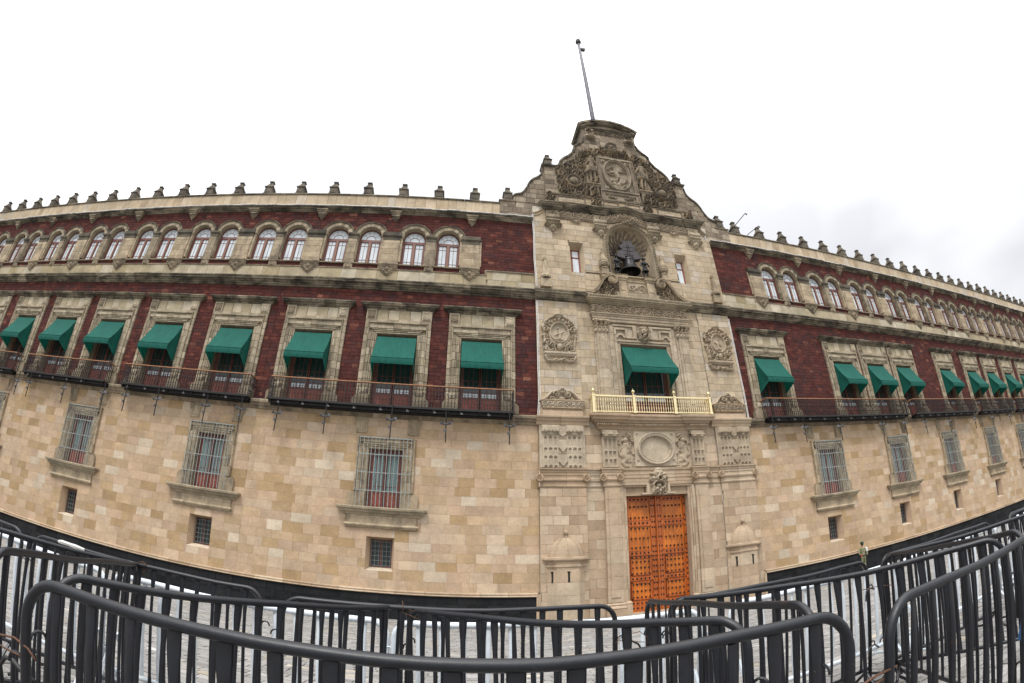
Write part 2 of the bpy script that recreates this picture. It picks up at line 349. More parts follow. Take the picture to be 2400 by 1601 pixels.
# ------------------------------------------------------------------ the ground: a plaza falling gently towards the palace
SLOPE = 0.0902
XL, XR = -52.0, 92.0
TL, TR, XC = 4.45, 16.90, 10.67
def gz(y): return max(0.0, -y)*SLOPE if y > -60 else 60*SLOPE
g = MB()
g.poly([(-700,-60,gz(-60)-.02),(700,-60,gz(-60)-.02),(700,0,-.02),(-700,0,-.02)])
g.poly([(-700,-900,gz(-60)-.02),(700,-900,gz(-60)-.02),(700,-60,gz(-60)-.02),(-700,-60,gz(-60)-.02)])
g.poly([(-700,0,-.02),(700,0,-.02),(700,700,-.02),(-700,700,-.02)])
ground = g.build('plaza_ground', M['paver_joint'], kind='structure')
def paver_quad(m, x0, x1, y0, y1, h):
    c = .008
    q = lambda x, y, dz: (x, y, gz(y)+dz)
    v = [q(x0+c,y0+c,h),q(x1-c,y0+c,h),q(x1-c,y1-c,h),q(x0+c,y1-c,h),q(x0,y0,-.02),q(x1,y0,-.02),q(x1,y1,-.02),q(x0,y1,-.02)]
    m.add(v, [(0,1,2,3),(4,5,1,0),(5,6,2,1),(6,7,3,2),(7,4,0,3)])
pav = []
yy = -21.9; r_ = 0
while yy < -0.3:
    d = .21 if yy > -18 else .20; off = rng.uniform(0, .4)
    reach = 8 + (yy+22.5)*1.75
    x = -reach*1.15 + off
    while x < reach*1.35:
        w = rng.uniform(.34, .46); pav.append((x, x+w-.012, yy, yy+d-.012, rng.uniform(0,.008))); x += w
    yy += d
def pscore(p):
    x, y = (p[0]+p[1])/2, (p[2]+p[3])/2; dist = math.hypot(x, y-CAMY)
    vis = 1.0 if y > -17.5 else .05
    return vis*abs(y*0+3)/dist**3
pav.sort(key=pscore, reverse=True)
for p in pav[:300]:
    m = MB(); m.newtone(); paver_quad(m, *p); m.build('paver', M['paver'], ground)
m = MB()
for p in pav[300:]: m.newtone(); paver_quad(m, *p)
m.build('paving', M['paver'], ground, kind='stuff')

# ------------------------------------------------------------------ the palace
palace = thing('palace', 'long baroque stone palace with red upper walls and carved gable over orange door', 'building')

PL = [.67 - 4.705*k for k in range(0, 12)]
PR = [20.22 + 4.705*k for k in range(0, 16)]
UP = [(p-1.33, p-3.37) for p in PL[:-1]] + [(p+1.33, p+3.37) for p in PR[:-1]]
MIDL = [1.5, -3.0, -7.6, -12.22, -16.9, -21.4, -25.8, -30.2, -34.8, -39.4, -44, -48.4]
MIDR = [19.42, 26.7, 30.5, 34.3, 41.2, 46.5, 51.0, 55.7, 60.4, 65.2, 70.0, 75, 80, 85]
MID = MIDL + MIDR
LOW = [(-3.0,0), (-12.28,0), (-21.5,0), (-30.7,0), (-40.0,0), (-49,0), (23.2,1), (30.85,1), (38.6,1), (46.85,1), (54.9,1), (63,1), (71,1), (79,1)]
SMALL = [(-3.0), (-12.25), (-21.45), (-30.6), (-40), (-49), 23.05, 30.62, 38.42, 46.6, 54.7, 63, 71, 79]

holes = []
for a, b_ in UP:
    for c in (a, b_): holes.append((c-.70, c+.70, 18.62, 21.30))
for c in MID: holes.append((c-1.09, c+1.09, 10.07, 14.20))
for c, s in LOW: holes.append((c-.83, c+.83, 5.2, 8.04))
for c in SMALL: holes.append((c-.66, c+.66, 2.22, 3.80))
holes.append((8.90, 12.44, -1, 6.45))                     # great door
holes.append((9.22, 12.12, 10.2, 14.36))                # central window
holes.append((9.20, 12.14, 18.9, 22.92))                # bell niche
for s in (-1, 1): holes.append((XC+s*3.57-.44, XC+s*3.57+.44, 18.9, 21.15))   # slit windows
def rsub(rects, h):
    out = []
    for x0, x1, z0, z1 in rects:
        a, b_, c, d = h
        if a >= x1 or b_ <= x0 or c >= z1 or d <= z0: out.append((x0,x1,z0,z1)); continue
        if a > x0: out.append((x0,a,z0,z1))
        if b_ < x1: out.append((b_,x1,z0,z1))
        m0, m1 = max(a,x0), min(b_,x1)
        if c > z0: out.append((m0,m1,z0,c))
        if d < z1: out.append((m0,m1,d,z1))
    return out
# wall core behind the facing stones
core = MB(); regs = [(XL, TL, 0, 10.07), (TR, XR, 0, 10.07), (XL, TL, 16.85, 18.25), (TR, XR, 16.85, 18.25), (XL, 3.2, 22.35, 23.9), (18.1, XR, 22.35, 23.9)]
def core_fill(m, regs, y0, y1, hs):
    for rg in regs:
        rr = [rg]
        for h in hs: rr = rsub(rr, h)
        for q in rr: m.box(q[0], q[1], y0, y1, q[2], q[3])
for sel in (lambda q: q[1] < 10, lambda q: q[1] >= 10):
    for z_ in sorted({q[2] for q in regs}):
        core = MB(); core_fill(core, [q for q in regs if sel(q) and q[2] == z_], .03, 1.1, holes); core.build('wall', M['mortar_tan'], palace)
for q in [(XL, TL, 10.07, 16.85), (TR, XR, 10.07, 16.85), (XL, TL, 18.25, 22.35), (TR, XR, 18.25, 22.35)]:
    core = MB(); core_fill(core, [q], .03, 1.1, holes); core.build('wall', M['mortar_red'], palace)
core = MB(); core_fill(core, [(TL, TR, 0, 23.9)], -.04, 1.1, holes); core.build('wall', M['mortar_pale'], palace)
# dark rooms behind, roof, back
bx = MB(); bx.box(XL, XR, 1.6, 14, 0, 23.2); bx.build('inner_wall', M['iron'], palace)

blocks = []     # (kind, x0, x1, z0, z1, yf, yb, mat)
def lay(x0, x1, zs, w, yf, mat, hs, gap=.010, kind='stone', jit=.006, bond=True, wj=.12):
    yb = yf + .035
    for i in range(len(zs)-1):
        za, zb = zs[i], zs[i+1]; x = x0 - (w*.5 if (i % 2 and bond) else 0) + rng.uniform(-.1,.1)*w; first = True
        while x < x1 - 1e-6:
            ww = w*rng.uniform(1-wj, 1+wj); a, b_ = max(x, x0), min(x+ww, x1)
            if x1 - b_ < w*.3: b_ = x1
            if b_ - a > w*.16:
                rr = [(a+gap/2, b_-gap/2, za+gap/2, zb-gap/2)]
                for h in hs:
                    if h[0] < b_ and h[1] > a and h[2] < zb and h[3] > za: rr = rsub(rr, h)
                for q in rr:
                    if q[1]-q[0] > .05 and q[3]-q[2] > .05: blocks.append((kind, q[0], q[1], q[2], q[3], yf+rng.uniform(-jit, 0), yb, mat))
            if b_ >= x1 - 1e-6: break
            x += ww
def near(hs, x0, x1): return [h for h in hs if h[0] < x1 and h[1] > x0]
TZ = [1.37,1.83,2.34,2.76,3.21,3.63,4.14,4.58,5.03,5.49,5.94,6.38,6.84,7.29,7.73,8.22,8.68,9.14,9.62]
lowfoot = list(holes)
for c, s in LOW: lowfoot += [(c-1.42, c+1.42, 5.2, 8.62), (c-1.7, c+1.7, 4.2, 5.2)]
for x0, x1 in ((XL, -30), (-30, -10), (-10, TL), (TR, 30), (30, 50), (50, XR)):
    lay(x0, x1, TZ, .90, 0.0, 'tan', near(lowfoot, x0, x1), gap=.004, wj=.22, jit=.002)
midfoot = list(holes)
for c in MID: midfoot.append((c-1.78, c+1.78, 10.07, 15.7))
zr = [10.07 + .212*i for i in range(33)]; zr[-1] = 16.85
for x0, x1 in ((XL, -30), (-30, -10), (-10, TL), (TR, 30), (30, 50), (50, XR)):
    lay(x0, x1, zr, .42, 0.0, 'red', near(midfoot, x0, x1), gap=.006, kind='red', wj=.3, jit=.012)
zr2 = [18.25 + .205*i for i in range(21)]; zr2[-1] = 22.4
uph = list(holes)
for p in PL[:-1] + PR[:-1]: uph.append((p-.64, p+.64, 18.3, 20.9))
for x0, x1 in ((XL, -30), (-30, -10), (-10, TL), (TR, 30), (30, 50), (50, XR)):
    lay(x0, x1, zr2, .42, 0.0, 'red', near(uph, x0, x1), gap=.006, kind='red', wj=.3, jit=.012)
# pale band over the cornice; it steps up beside the tower
lay(XL, 1.63, [17.38, 18.22], 1.15, -.05, 'frieze_panel', [], wj=.3); lay(19.6, XR, [17.38, 18.22], 1.15, -.05, 'frieze_panel', [], wj=.3)
lay(1.63, TL, [17.38, 17.95, 18.52], .85, -.05, 'frieze_panel', []); lay(TR, 19.6, [17.38, 17.95, 18.52], .85, -.05, 'frieze_panel', [])
# parapet
lay(XL, 2.37, [22.76, 23.84], .62, -.03, 'tower', [], wj=.25); lay(18.9, XR, [22.76, 23.84], .62, -.03, 'tower', [], wj=.25)
lay(2.37, TL, [22.74, 23.2, 23.65, 24.05], .55, -.05, 'gable', []); lay(TR, 18.9, [22.74, 23.2, 23.65, 24.05], .55, -.05, 'gable', [])
# tower walls
def sp(a, b_, n): return [a+(b_-a)*i/n for i in range(n+1)]
for s in (-1, 1):
    def mx_(a, b_): return (XC+a, XC+b_) if s > 0 else (XC-b_, XC-a)
    a, b_ = mx_(3.87, 6.22); lay(a, b_, sp(0, 6.45, 14), .72, -.14, 'portal', holes, gap=.008)
    a, b_ = mx_(2.95, 3.87); lay(a, b_, sp(0, 9.6, 20), .8, -.07, 'portal', holes, gap=.008)
    a, b_ = mx_(3.87, 6.22); lay(a, b_, sp(10.07, 16.8, 16), .74, -.14, 'tower', holes, gap=.010)
    a, b_ = mx_(2.94, 3.87); lay(a, b_, sp(10.07, 16.8, 14), .62, -.07, 'tower', holes, gap=.010)
lay(TL, TR, sp(17.38, 23.0, 13), .72, -.14, 'tower', holes + [(7.47, 13.87, 17.3, 19.0)], gap=.010)
lay(XC-3.2, XC+3.2, [17.6, 18.0, 18.45, 18.9], .72, -.12, 'tower', holes, gap=.010)
lay(TL+.9, TR-.9, [23.9, 24.3, 24.7, 25.12], .72, -.10, 'tower', [], gap=.014)
def bscore(b):
    x = (b[1]+b[2])/2; z = (b[3]+b[4])/2; d = math.sqrt(x*x + (22.5)**2 + (z-CAMZ)**2)
    ok = 1 if (-30 < x < 50) else .01
    if z < 1.2 and (x > 18 or x < 4.4): ok = .1
    return ok*(b[2]-b[1])*(b[4]-b[3])*22.5/d**3
for kind, nm in (('stone', 'stone_block'), ('red', 'red_stone')):
    L = sorted([b for b in blocks if b[0] == kind], key=bscore, reverse=True)
    for b in L[:300]:
        m = MB(); m.newtone(); m.cblock(b[1], b[2], b[3], b[4], b[5], b[6], .004 if b[7] == 'tan' else .008); m.build(nm, M[b[7]], palace)
    rest = {}
    for b in L[300:]:
        m = rest.setdefault(b[7], MB()); m.newtone(); m.cblock(b[1], b[2], b[3], b[4], b[5], b[6], .004 if b[7] == 'tan' else .008)
    for k, m in rest.items(): m.build('red_masonry' if kind == 'red' else 'ashlar_masonry', M[k], palace, kind='stuff')

# black slab plinth with its moulding
for x0, x1, side in ((XL, 4.25, 'L'), (17.10, XR, 'R')):
    m = MB(); m.box(x0, x1, -.045, .03, 0, 1.18); m.build('plinth_joint', M['black_joint'], palace)
    m = MB(); n = 0; x = x1 if side == 'L' else x0
    slabs = []
    for zi, (za, zb) in enumerate(((0,.40),(.40,.79),(.79,1.18))):
        xx = x0 + (0 if zi % 2 else .45)
        slabs.append((x0, xx-.01, za, zb))
        while xx < x1: slabs.append((xx, min(xx+.9, x1)-.01, za, zb)); xx += .9
    slabs = [q for q in slabs if q[1]-q[0] > .05]
    slabs.sort(key=lambda q: abs((q[0]+q[1])/2 - 2))
    for i, q in enumerate(slabs):
        if i < 70: k = MB(); k.newtone(); k.cblock(q[0], q[1], q[2]+.006, q[3]-.006, -.075+rng.uniform(-.004,.004), -.04, .008); k.build('plinth_slab', M['black_slab'], palace)
        else: m.newtone(); m.cblock(q[0], q[1], q[2]+.006, q[3]-.006, -.075+rng.uniform(-.004,.004), -.04, .008)
    m.build('plinth_slabs', M['black_slab'], palace, kind='stuff')
    m = MB(); pr = [(.08,1.18),(.15,1.185),(.17,1.215),(.15,1.245),(.09,1.26),(.12,1.285),(.13,1.33),(.11,1.36),(.02,1.375)]
    m.seg(pr, x0, x1 + (.08 if side == 'L' else 0), 0.0, L=1.3, j=.002)
    if side == 'L': m.box(4.27, 4.44, -.15, .03, 0, 1.18); m.box(4.36, 4.445, -.17, -.15, 0, 1.3)
    else: m.box(16.91, 17.08, -.15, .03, 0, 1.18); m.box(16.905, 16.99, -.17, -.15, 0, 1.3)
    m.build('plinth_moulding', M['portal'], palace)

# main cornices -------------------------------------------------------------
CORN = [(.03,16.86),(.08,16.87),(.09,16.93),(.16,16.95),(.17,17.03),(.23,17.05),(.26,17.12),(.38,17.15),(.39,17.24),(.43,17.27),(.44,17.33),(.38,17.36),(.03,17.38)]
for x0, x1 in ((XL, TL-.02), (TR+.02, XR)):
    m = MB(); m.seg(CORN, x0, x1, 0.0, L=1.25, j=.012); m.build('main_cornice', M['cornice'], palace)
    m = MB(); m.seg([(.05,18.20),(.09,18.205),(.10,18.26),(.03,18.28)], x0 if x0 == XL else 19.6, 1.63 if x0 == XL else XR, 0, L=1.6, j=.004)
    m.seg([(.05,18.50),(.11,18.51),(.12,18.58),(.03,18.60)], 1.63 if x0 == XL else TR, TL if x0 == XL else 19.6, 0, L=1.2, j=.004)
    m.box(*( (1.55,1.66) if x0 == XL else (19.57,19.68)), -.10, .02, 18.2, 18.58)
    m.build('string_course', M['grey'], palace)
    m = MB(); m.seg([(.03,22.38),(.07,22.39),(.08,22.44),(.14,22.46),(.15,22.52),(.24,22.54),(.26,22.60),(.32,22.62),(.32,22.66),(.26,22.68),(.03,22.69)], x0, x1, 0, L=1.2, j=.01); m.build('top_cornice', M['cornice'], palace)
    m = MB(); m.seg([(.05,22.70),(.34,22.675),(.38,22.68),(.38,22.725),(.05,22.76)], x0, x1, 0, L=.9, j=.022); m.build('lead_flashing', M['lead'], palace)
    a, b_ = (x0, 2.37) if x0 == XL else (18.9, x1)
    m = MB(); m.seg([(.03,23.84),(.10,23.85),(.12,23.90),(.09,23.95),(.0,23.97)], a, b_, 0, L=1.2, j=.004, yb=.5); m.build('parapet_coping', M['cornice'], palace)
    a, b_ = (2.37, 3.35) if x0 == XL else (17.95, 18.9)
    m = MB(); m.box(a, b_, -.06, .45, 23.9, 24.1); m.mould([(.0,24.1),(.07,24.11),(.08,24.18),(.0,24.2)], a, b_, -.06, yb=.5); m.build('parapet_step', M['gable'], palace)

# pinnacles ------------------------------------------------------------------
m = MB()
def pinn(m, z0=0.0):
    m.newtone(); m.box(-.30,.30,-.3,.3,z0,z0+.06); m.box(-.26,.26,-.26,.26,z0+.06,z0+.55)
    m.box(-.18,.18,-.285,-.27,z0+.14,z0+.46)
    for a, z_ in ((.29,.55),(.325,.59)): m.box(-a,a,-a,a,z0+z_,z0+z_+.045)
    v = []; pr = [(.30,.635),(.225,.76),(.165,.90),(.12,1.04),(.10,1.14)]
    for r, z_ in pr: v += [(-r,-r,z0+z_),(r,-r,z0+z_),(r,r,z0+z_),(-r,r,z0+z_)]
    f = []
    for i in range(len(pr)-1):
        for k in range(4): l = (k+1) % 4; f.append((4*i+k,4*i+l,4*i+4+l,4*i+4+k))
    m.add(v, f); m.box(-.16,.16,-.16,.16,z0+1.14,z0+1.205); m.box(-.11,.11,-.11,.11,z0+1.205,z0+1.25)
pinn(m); pme = m.mesh('pinnacle'); pme.materials.append(M['pinnacle'])
PINN = [(.76-2.31*i, .22, 23.95) for i in range(22)] + [(19.78+2.31*i, .22, 23.95) for i in range(30)] + [(2.86, .15, 24.2), (18.35, .15, 24.2)]
PINN += [(5.70, .15, 27.95), (15.64, .15, 27.95)]
for x, y, z in PINN:
    o = link('pinnacle', pme, palace, loc=(x, y, z)); o.rotation_euler = (rng.uniform(-.01,.01), rng.uniform(-.015,.015), rng.uniform(-.03,.03))
    s_ = rng.uniform(.96,1.03); o.scale = (s_, s_, s_*rng.uniform(.97,1.04))

# upper windows ---------------------------------------------------------------
def upper_window(full):
    y0 = .24; m = MB(); z_s = 1.98     # local: z 0 = 18.62
    for s in (-1, 1): m.box(s*.70, s*.60, y0, y0+.1, 0, z_s)
    m.strip(arc(0, z_s, .60, 0, PI, 16), arc(0, z_s, .70, 0, PI, 16), y0, y0+.1)
    m.box(-.60,.60,y0-.02,y0+.08,1.70,1.82); m.box(-.6,.6,y0,y0+.08,0,.07)
    m.box(-.6,.6,y0+.02,y0+.08,1.82,1.90)
    for s in (-1, 1):
        m.box(s*.60, s*.53, y0+.02, y0+.09, .07, 1.70); m.box(s*.12, s*.07, y0+.02, y0+.09, .07, 1.70)
        m.box(s*.335, s*.31, y0+.03, y0+.07, .07, 1.7)
        for z in (.42, 1.42): m.box(s*.12, s*.53, y0+.03, y0+.07, z-.014, z+.014)
    m.strip(arc(0, 1.90, .28, 0, PI, 10, .3), arc(0, 1.90, .31, 0, PI, 10, .33), y0+.03, y0+.07)
    for k in range(1, 5):
        a = PI*k/5; m.tube([(math.cos(a)*.30, y0+.05, 1.9+math.sin(a)*.32), (math.cos(a)*.58, y0+.05, 1.93+math.sin(a)*.63)], .014, 4)
    w = m.build('window', M['frame_wood'], palace)
    k = MB(); k.box(-.07,.07,y0-.03,y0+.05,.02,1.70); k.build('mullion', M['mullion_wood'], w)
    if full:
        qs = []
        for s in (-1, 1):
            for a, b_ in ((.12,.31),(.335,.53)):
                for z0, z1 in ((.07,.406),(.434,1.406),(1.434,1.70)): qs.append((s*a, s*b_, z0, z1))
        for a, b_, z0, z1 in qs:
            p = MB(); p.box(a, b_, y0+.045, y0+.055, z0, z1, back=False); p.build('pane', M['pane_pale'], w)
        for k in range(5):
            i0, i1 = PI*k/5, PI*(k+1)/5
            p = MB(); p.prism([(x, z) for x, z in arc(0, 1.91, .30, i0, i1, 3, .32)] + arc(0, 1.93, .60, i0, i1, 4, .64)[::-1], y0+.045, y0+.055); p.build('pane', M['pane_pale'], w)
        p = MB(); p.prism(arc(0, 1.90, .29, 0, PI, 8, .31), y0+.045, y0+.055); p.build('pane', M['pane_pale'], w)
    else:
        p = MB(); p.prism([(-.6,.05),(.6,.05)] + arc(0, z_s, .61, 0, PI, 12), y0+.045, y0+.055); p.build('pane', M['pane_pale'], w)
    return w
wf = upper_window(True); ws = upper_window(False)
ups = sorted([c for a in UP for c in a], key=lambda c: abs(c - 2) if c < 5 else abs(c-17)+9)
nf = 0
for i, c in enumerate(ups):
    if i < 15: o = wf if i == 0 else copy_tree(wf, palace); o.location = (c, 0, 18.62)
    else:
        o = ws if nf == 0 else copy_tree(ws, palace); nf = 1; o.location = (c, 0, 18.62)
# arch, built once
def arch_mesh():
    m = MB(); zc = 20.60-18.62
    n = 11
    for k in range(n):      # voussoirs
        a0, a1 = PI*k/n, PI*(k+1)/n; m.newtone(); e = .006
        m.strip(arc(0, zc, .695, a0+e, a1-e, 3), arc(0, zc, .95, a0+e, a1-e, 3), -.09, .26)
    m.newtone(); m.strip(arc(0, zc, .66, 0, PI, 20), arc(0, zc, .74, 0, PI, 20), -.045, .30)
    return m
am = arch_mesh(); ame = am.mesh('window_arch'); ame.materials.append(M['trim'])
hm = MB(); zc = 20.60-18.62
pts = arc(0, zc, .985, -.02, PI+.02, 24); hm.tone = (.2,.4,.5); hm.tube([(x, -.11, z) for x, z in pts], .055, 6); hm.tube([(x, -.06, z) for x, z in arc(0, zc, 1.0, 0, PI, 24)], .05, 4)
hme = hm.mesh('arch_hood'); hme.materials.append(M['cornice'])
for c in ups:
    o = link('window_arch', ame, palace, loc=(c, 0, 18.62)); h = link('hood_moulding', hme, o)
def pier_mesh(hw, fw, wide, caps=False):
    m = MB()
    if caps:
        m.newtone()
        for a, b_, z0, z1 in ((.02,.12,1.72,1.80),(.012,.112,1.80,1.93),(.05,.14,1.93,2.0),(.09,.18,2.0,2.09),(.07,.16,2.09,2.28 if wide else 2.12)): m.box(-fw-a if a else -fw, fw+a, -b_, .3, z0, z1)
        return m
    z = .2
    for k in range(4): m.newtone(); m.box(-hw, hw, -.03, .32, z+.01, z+.45-.005); z += .45
    z = .28
    for k in range(4): m.newtone(); m.box(-fw, fw, -.10, 0, z+.01, z+.40-.005); z += .40
    m.newtone()
    for a, b_, z0, z1 in ((.09,.16,-.08,.06),(.05,.14,.06,.16),(.02,.12,.16,.28)): m.box(-fw-a, fw+a, -b_, .3, z0, z1)
    return m
for nm, hw, fw, wide in (('w', .64, .50, True), ('n', .33, .25, False)):
    me = pier_mesh(hw, fw, wide).mesh('window_pier'); me.materials.append(M['grey'] if not wide else M['pier'])
    xs = [p for p in PL[:-1]+PR[:-1]] if wide else [(a+b_)/2 for a, b_ in UP]
    mc_ = pier_mesh(hw, fw, wide, True).mesh('impost'); mc_.materials.append(M['impost'])
    for x in xs: o = link('window_pier', me, palace, loc=(x, 0, 18.62)); link('impost', mc_, o)
# sills of the upper windows and the red panel under them
m = MB(); m.newtone(); m.box(-.72, .72, -.10, .3, 18.56, 18.63); sm_ = m.mesh('window_sill'); sm_.materials.append(M['grey'])
for c in ups: link('window_sill', sm_, palace, loc=(c, 0, 0))
# ------------------------------------------------------------------ carved reliefs as height fields of real depth
class Relief:
    def __init__(s, x0, x1, z0, z1, d=.025):
        s.x0, s.z0, s.d = x0, z0, d; s.nx = int(round((x1-x0)/d))+1; s.nz = int(round((z1-z0)/d))+1
        s.X, s.Z = np.meshgrid(x0 + d*np.arange(s.nx), z0 + d*np.arange(s.nz)); s.H = np.zeros_like(s.X)
    def _w(s, a, b, c, e):
        i0 = max(0, int((a-s.x0)/s.d)-1); i1 = min(s.nx, int((b-s.x0)/s.d)+3); j0 = max(0, int((c-s.z0)/s.d)-1); j1 = min(s.nz, int((e-s.z0)/s.d)+3)
        return (slice(j0, j1), slice(i0, i1)) if i1 > i0 and j1 > j0 else None
    def put(s, w, h): s.H[w] = np.maximum(s.H[w], h)
    def ell(s, cx, cz, rx, rz=None, h=.1, rot=0, flat=False, base=0):
        rz = rx if rz is None else rz; R = max(rx, rz); w = s._w(cx-R, cx+R, cz-R, cz+R)
        if w is None: return
        dx, dz = s.X[w]-cx, s.Z[w]-cz; c, q = math.cos(rot), math.sin(rot)
        u = ((dx*c+dz*q)/rx)**2 + ((-dx*q+dz*c)/rz)**2
        s.put(w, np.where(u < 1, base + (h if flat else h*np.sqrt(np.clip(1-u, 0, 1))), 0))
    def stroke(s, pts, r0, r1=None, h=.1, base=0):
        r1 = r0 if r1 is None else r1; n = len(pts)-1
        for i in range(n):
            (ax, az), (bx_, bz) = pts[i], pts[i+1]; ra = r0+(r1-r0)*i/n; rb = r0+(r1-r0)*(i+1)/n; R = max(ra, rb)
            w = s._w(min(ax,bx_)-R, max(ax,bx_)+R, min(az,bz)-R, max(az,bz)+R)
            if w is None: continue
            dx, dz = bx_-ax, bz-az; L = dx*dx+dz*dz+1e-12
            t = np.clip(((s.X[w]-ax)*dx+(s.Z[w]-az)*dz)/L, 0, 1)
            q = np.hypot(s.X[w]-ax-t*dx, s.Z[w]-az-t*dz)/(ra+(rb-ra)*t+1e-9)
            s.put(w, np.where(q < 1, base + h*(ra+(rb-ra)*t)/max(r0, r1)*np.sqrt(np.clip(1-q*q, 0, 1)), 0))
    def rect(s, x0, x1, z0, z1, h):
        w = s._w(x0, x1, z0, z1)
        if w is None: return
        s.put(w, np.where((s.X[w] >= x0-1e-6) & (s.X[w] <= x1+1e-6) & (s.Z[w] >= z0-1e-6) & (s.Z[w] <= z1+1e-6), h, 0))
    def cut(s, f, h):       # lower the field to h where f
        s.H = np.where(f, np.minimum(s.H, h), s.H)
    def ring(s, cx, cz, rx, rz, wd, h, base=0):
        s.stroke(arc(cx, cz, rx, 0, 2*PI, 40, rz), wd, wd, h, base)
    def spiral(s, cx, cz, R, turns=1.5, a=0, dr=1, wd=.05, h=.08, base=0):
        n = int(14*turns)+3; pts = []
        for i in range(n+1):
            t = i/n; r = R*(1-t)**.85*1.0 + .02; an = a + dr*turns*2*PI*t; pts.append((cx+r*math.cos(an), cz+r*math.sin(an)))
        s.stroke(pts, wd, wd*.6, h, base); s.ell(cx, cz, wd*1.1, None, h*1.25, base=base)
    def leafy(s, cx, cz, R, seed=0, h=.12, base=0):
        q = random.Random(seed); dr = q.choice((-1, 1)); a = q.uniform(0, 2*PI)
        s.spiral(cx, cz, R*.62, 1.3, a, dr, R*.17, h, base)
        for k in range(6):
            t = a + k*2*PI/6*dr + q.uniform(-.2, .2); rr = R*q.uniform(.72, 1.0)
            s.ell(cx+rr*math.cos(t), cz+rr*math.sin(t), R*q.uniform(.26,.36), R*.16, h*q.uniform(.7,1.1), t+.6*dr, base=base)
    def scroll_frieze(s, x0, x1, zc, H, n, h=.1):
        w = (x1-x0)/n
        for i in range(n):
            sg = 1 if i % 2 else -1; c = x0+w*(i+.5)
            s.spiral(c, zc+sg*H*.04, H*.40, 1.4, PI if sg > 0 else 0, -sg, H*.085, h)
            s.stroke([(c-w*.5, zc-sg*H*.3), (c-w*.25, zc-sg*H*.38), (c, zc-sg*H*.40), (c+w*.3, zc-sg*H*.2), (c+w*.5, zc+sg*H*.3)], H*.07, H*.05, h*.8)
            for k in range(5):
                a = k*1.25 + i; s.ell(c+H*.46*math.cos(a), zc+H*.40*math.sin(a), H*.14, H*.08, h*.8, a)
    def build(s, name, mat, parent, y0, eps=.004, mirror=None, tone=None, kind=None):
        if mirror is None: s.H = s.H*(1.0 + .30*np.clip(s.H/.12, 0, 1))
        m = MB(); m.tone = tone or (rng.random(), .5, rng.random())
        on = s.H > eps
        cell = on[:-1,:-1] | on[1:,:-1] | on[:-1,1:] | on[1:,1:]
        use = np.zeros_like(on); use[:-1,:-1] |= cell; use[1:,:-1] |= cell; use[:-1,1:] |= cell; use[1:,1:] |= cell
        idx = -np.ones(s.H.shape, dtype=int); idx[use] = np.arange(use.sum())
        X = s.X[use]; sg = 1
        if mirror is not None: X = 2*mirror - X; sg = -1
        v = np.stack([X, y0 - s.H[use], s.Z[use]], 1)
        j, i = np.nonzero(cell); f = np.stack([idx[j, i], idx[j, i+1], idx[j+1, i+1], idx[j+1, i]], 1)
        if sg < 0: f = f[:, ::-1]
        me = bpy.data.meshes.new(name); me.from_pydata(v.tolist(), [], f.tolist())
        a = me.attributes.new('rnd', 'FLOAT_COLOR', 'FACE'); arr = np.ones((len(f), 4), dtype=np.float32); arr[:, :3] = m.tone; a.data.foreach_set('color', arr.ravel())
        me.polygons.foreach_set('use_smooth', [True]*len(f)); me.materials.append(mat); me.update()
        return link(name, me, parent, kind)
def both(s, name, mat, y0, **k):        # a carving and its mirror image on the other side of the portal
    a = s.build(name, mat, palace, y0, **k); b_ = s.build(name, mat, palace, y0, mirror=XC, **k); return a, b_

# pendants below the wide piers, medallions below the narrow ones, shells under the top cornice
r = Relief(-.62, .62, 17.82, 18.66, .03)
r.rect(-.57, .57, 18.50, 18.62, .16); r.rect(-.52,.52,18.42,18.5,.11)
for i in range(5):
    t = i/4; r.rect(-.5*(1-t)-.06, .5*(1-t)+.06, 18.42-.52*t-.13, 18.42-.52*t, .06)
for s_ in (-1, 1): r.spiral(s_*.30, 18.27, .14, 1.4, 0, s_, .04, .12); r.ell(s_*.14, 18.08, .10, .06, .14, s_*.7); r.stroke([(s_*.48,18.42),(s_*.05,17.93)], .035, .035, .12)
r.ell(0, 18.24, .13, .16, .17); r.ell(0, 17.93, .09, .10, .14)
pend = r.build('carved_pendant', M['grey'], palace, -.05, tone=(.6,.5,.5)); pendm = pend.data
for i, x in enumerate(PL[:-1]+PR[:-1]):
    if i == 0: pend.location = (x, 0, 0)
    else: link('carved_pendant', pendm, palace, loc=(x, 0, 0))
r = Relief(-.27, .27, 18.18, 18.64, .03); r.rect(-.24,.24,18.20,18.62,.07); r.ring(0, 18.41, .15, .15, .035, .12); 
for k in range(8): r.stroke([(0,18.41),(.12*math.cos(k*PI/4),18.41+.12*math.sin(k*PI/4))], .02, .03, .11)
rm = r.build('shell_medallion', M['grey'], palace, -.03, tone=(.7,.5,.5))
for i, (a, b_) in enumerate(UP):
    if i == 0: rm.location = ((a+b_)/2, 0, 0)
    else: link('shell_medallion', rm.data, palace, loc=((a+b_)/2, 0, 0))
m = MB(); m.newtone(); m.mould([(.30,22.36),(.32,22.5),(.38,22.53),(.40,22.66),(.48,22.70),(.5,22.8),(.0,22.9)], -.06, .06, 0); m.box(-.34,.34,-.36,0,22.3,22.40)
pr = [(.02,21.82),(.07,21.86),(.06,21.92),(.13,22.0),(.24,22.15),(.33,22.30)]
m.lathe(pr, 0, 0, 10, PI, 2*PI, sx=1, sy=.9)
for k in range(7):
    a = PI + PI*(k+.5)/7; m.tube([(math.cos(a)*.10, math.sin(a)*.1, 21.96), (math.cos(a)*.35, math.sin(a)*.32, 22.30)], [.02,.05], 4)
cm = m.mesh('shell_corbel'); cm.materials.append(M['grey'])
for x in PL[:-1]+PR[:-1]: link('shell_corbel', cm, palace, loc=(x, 0, 6.48)).scale = (.66, .72, .7)

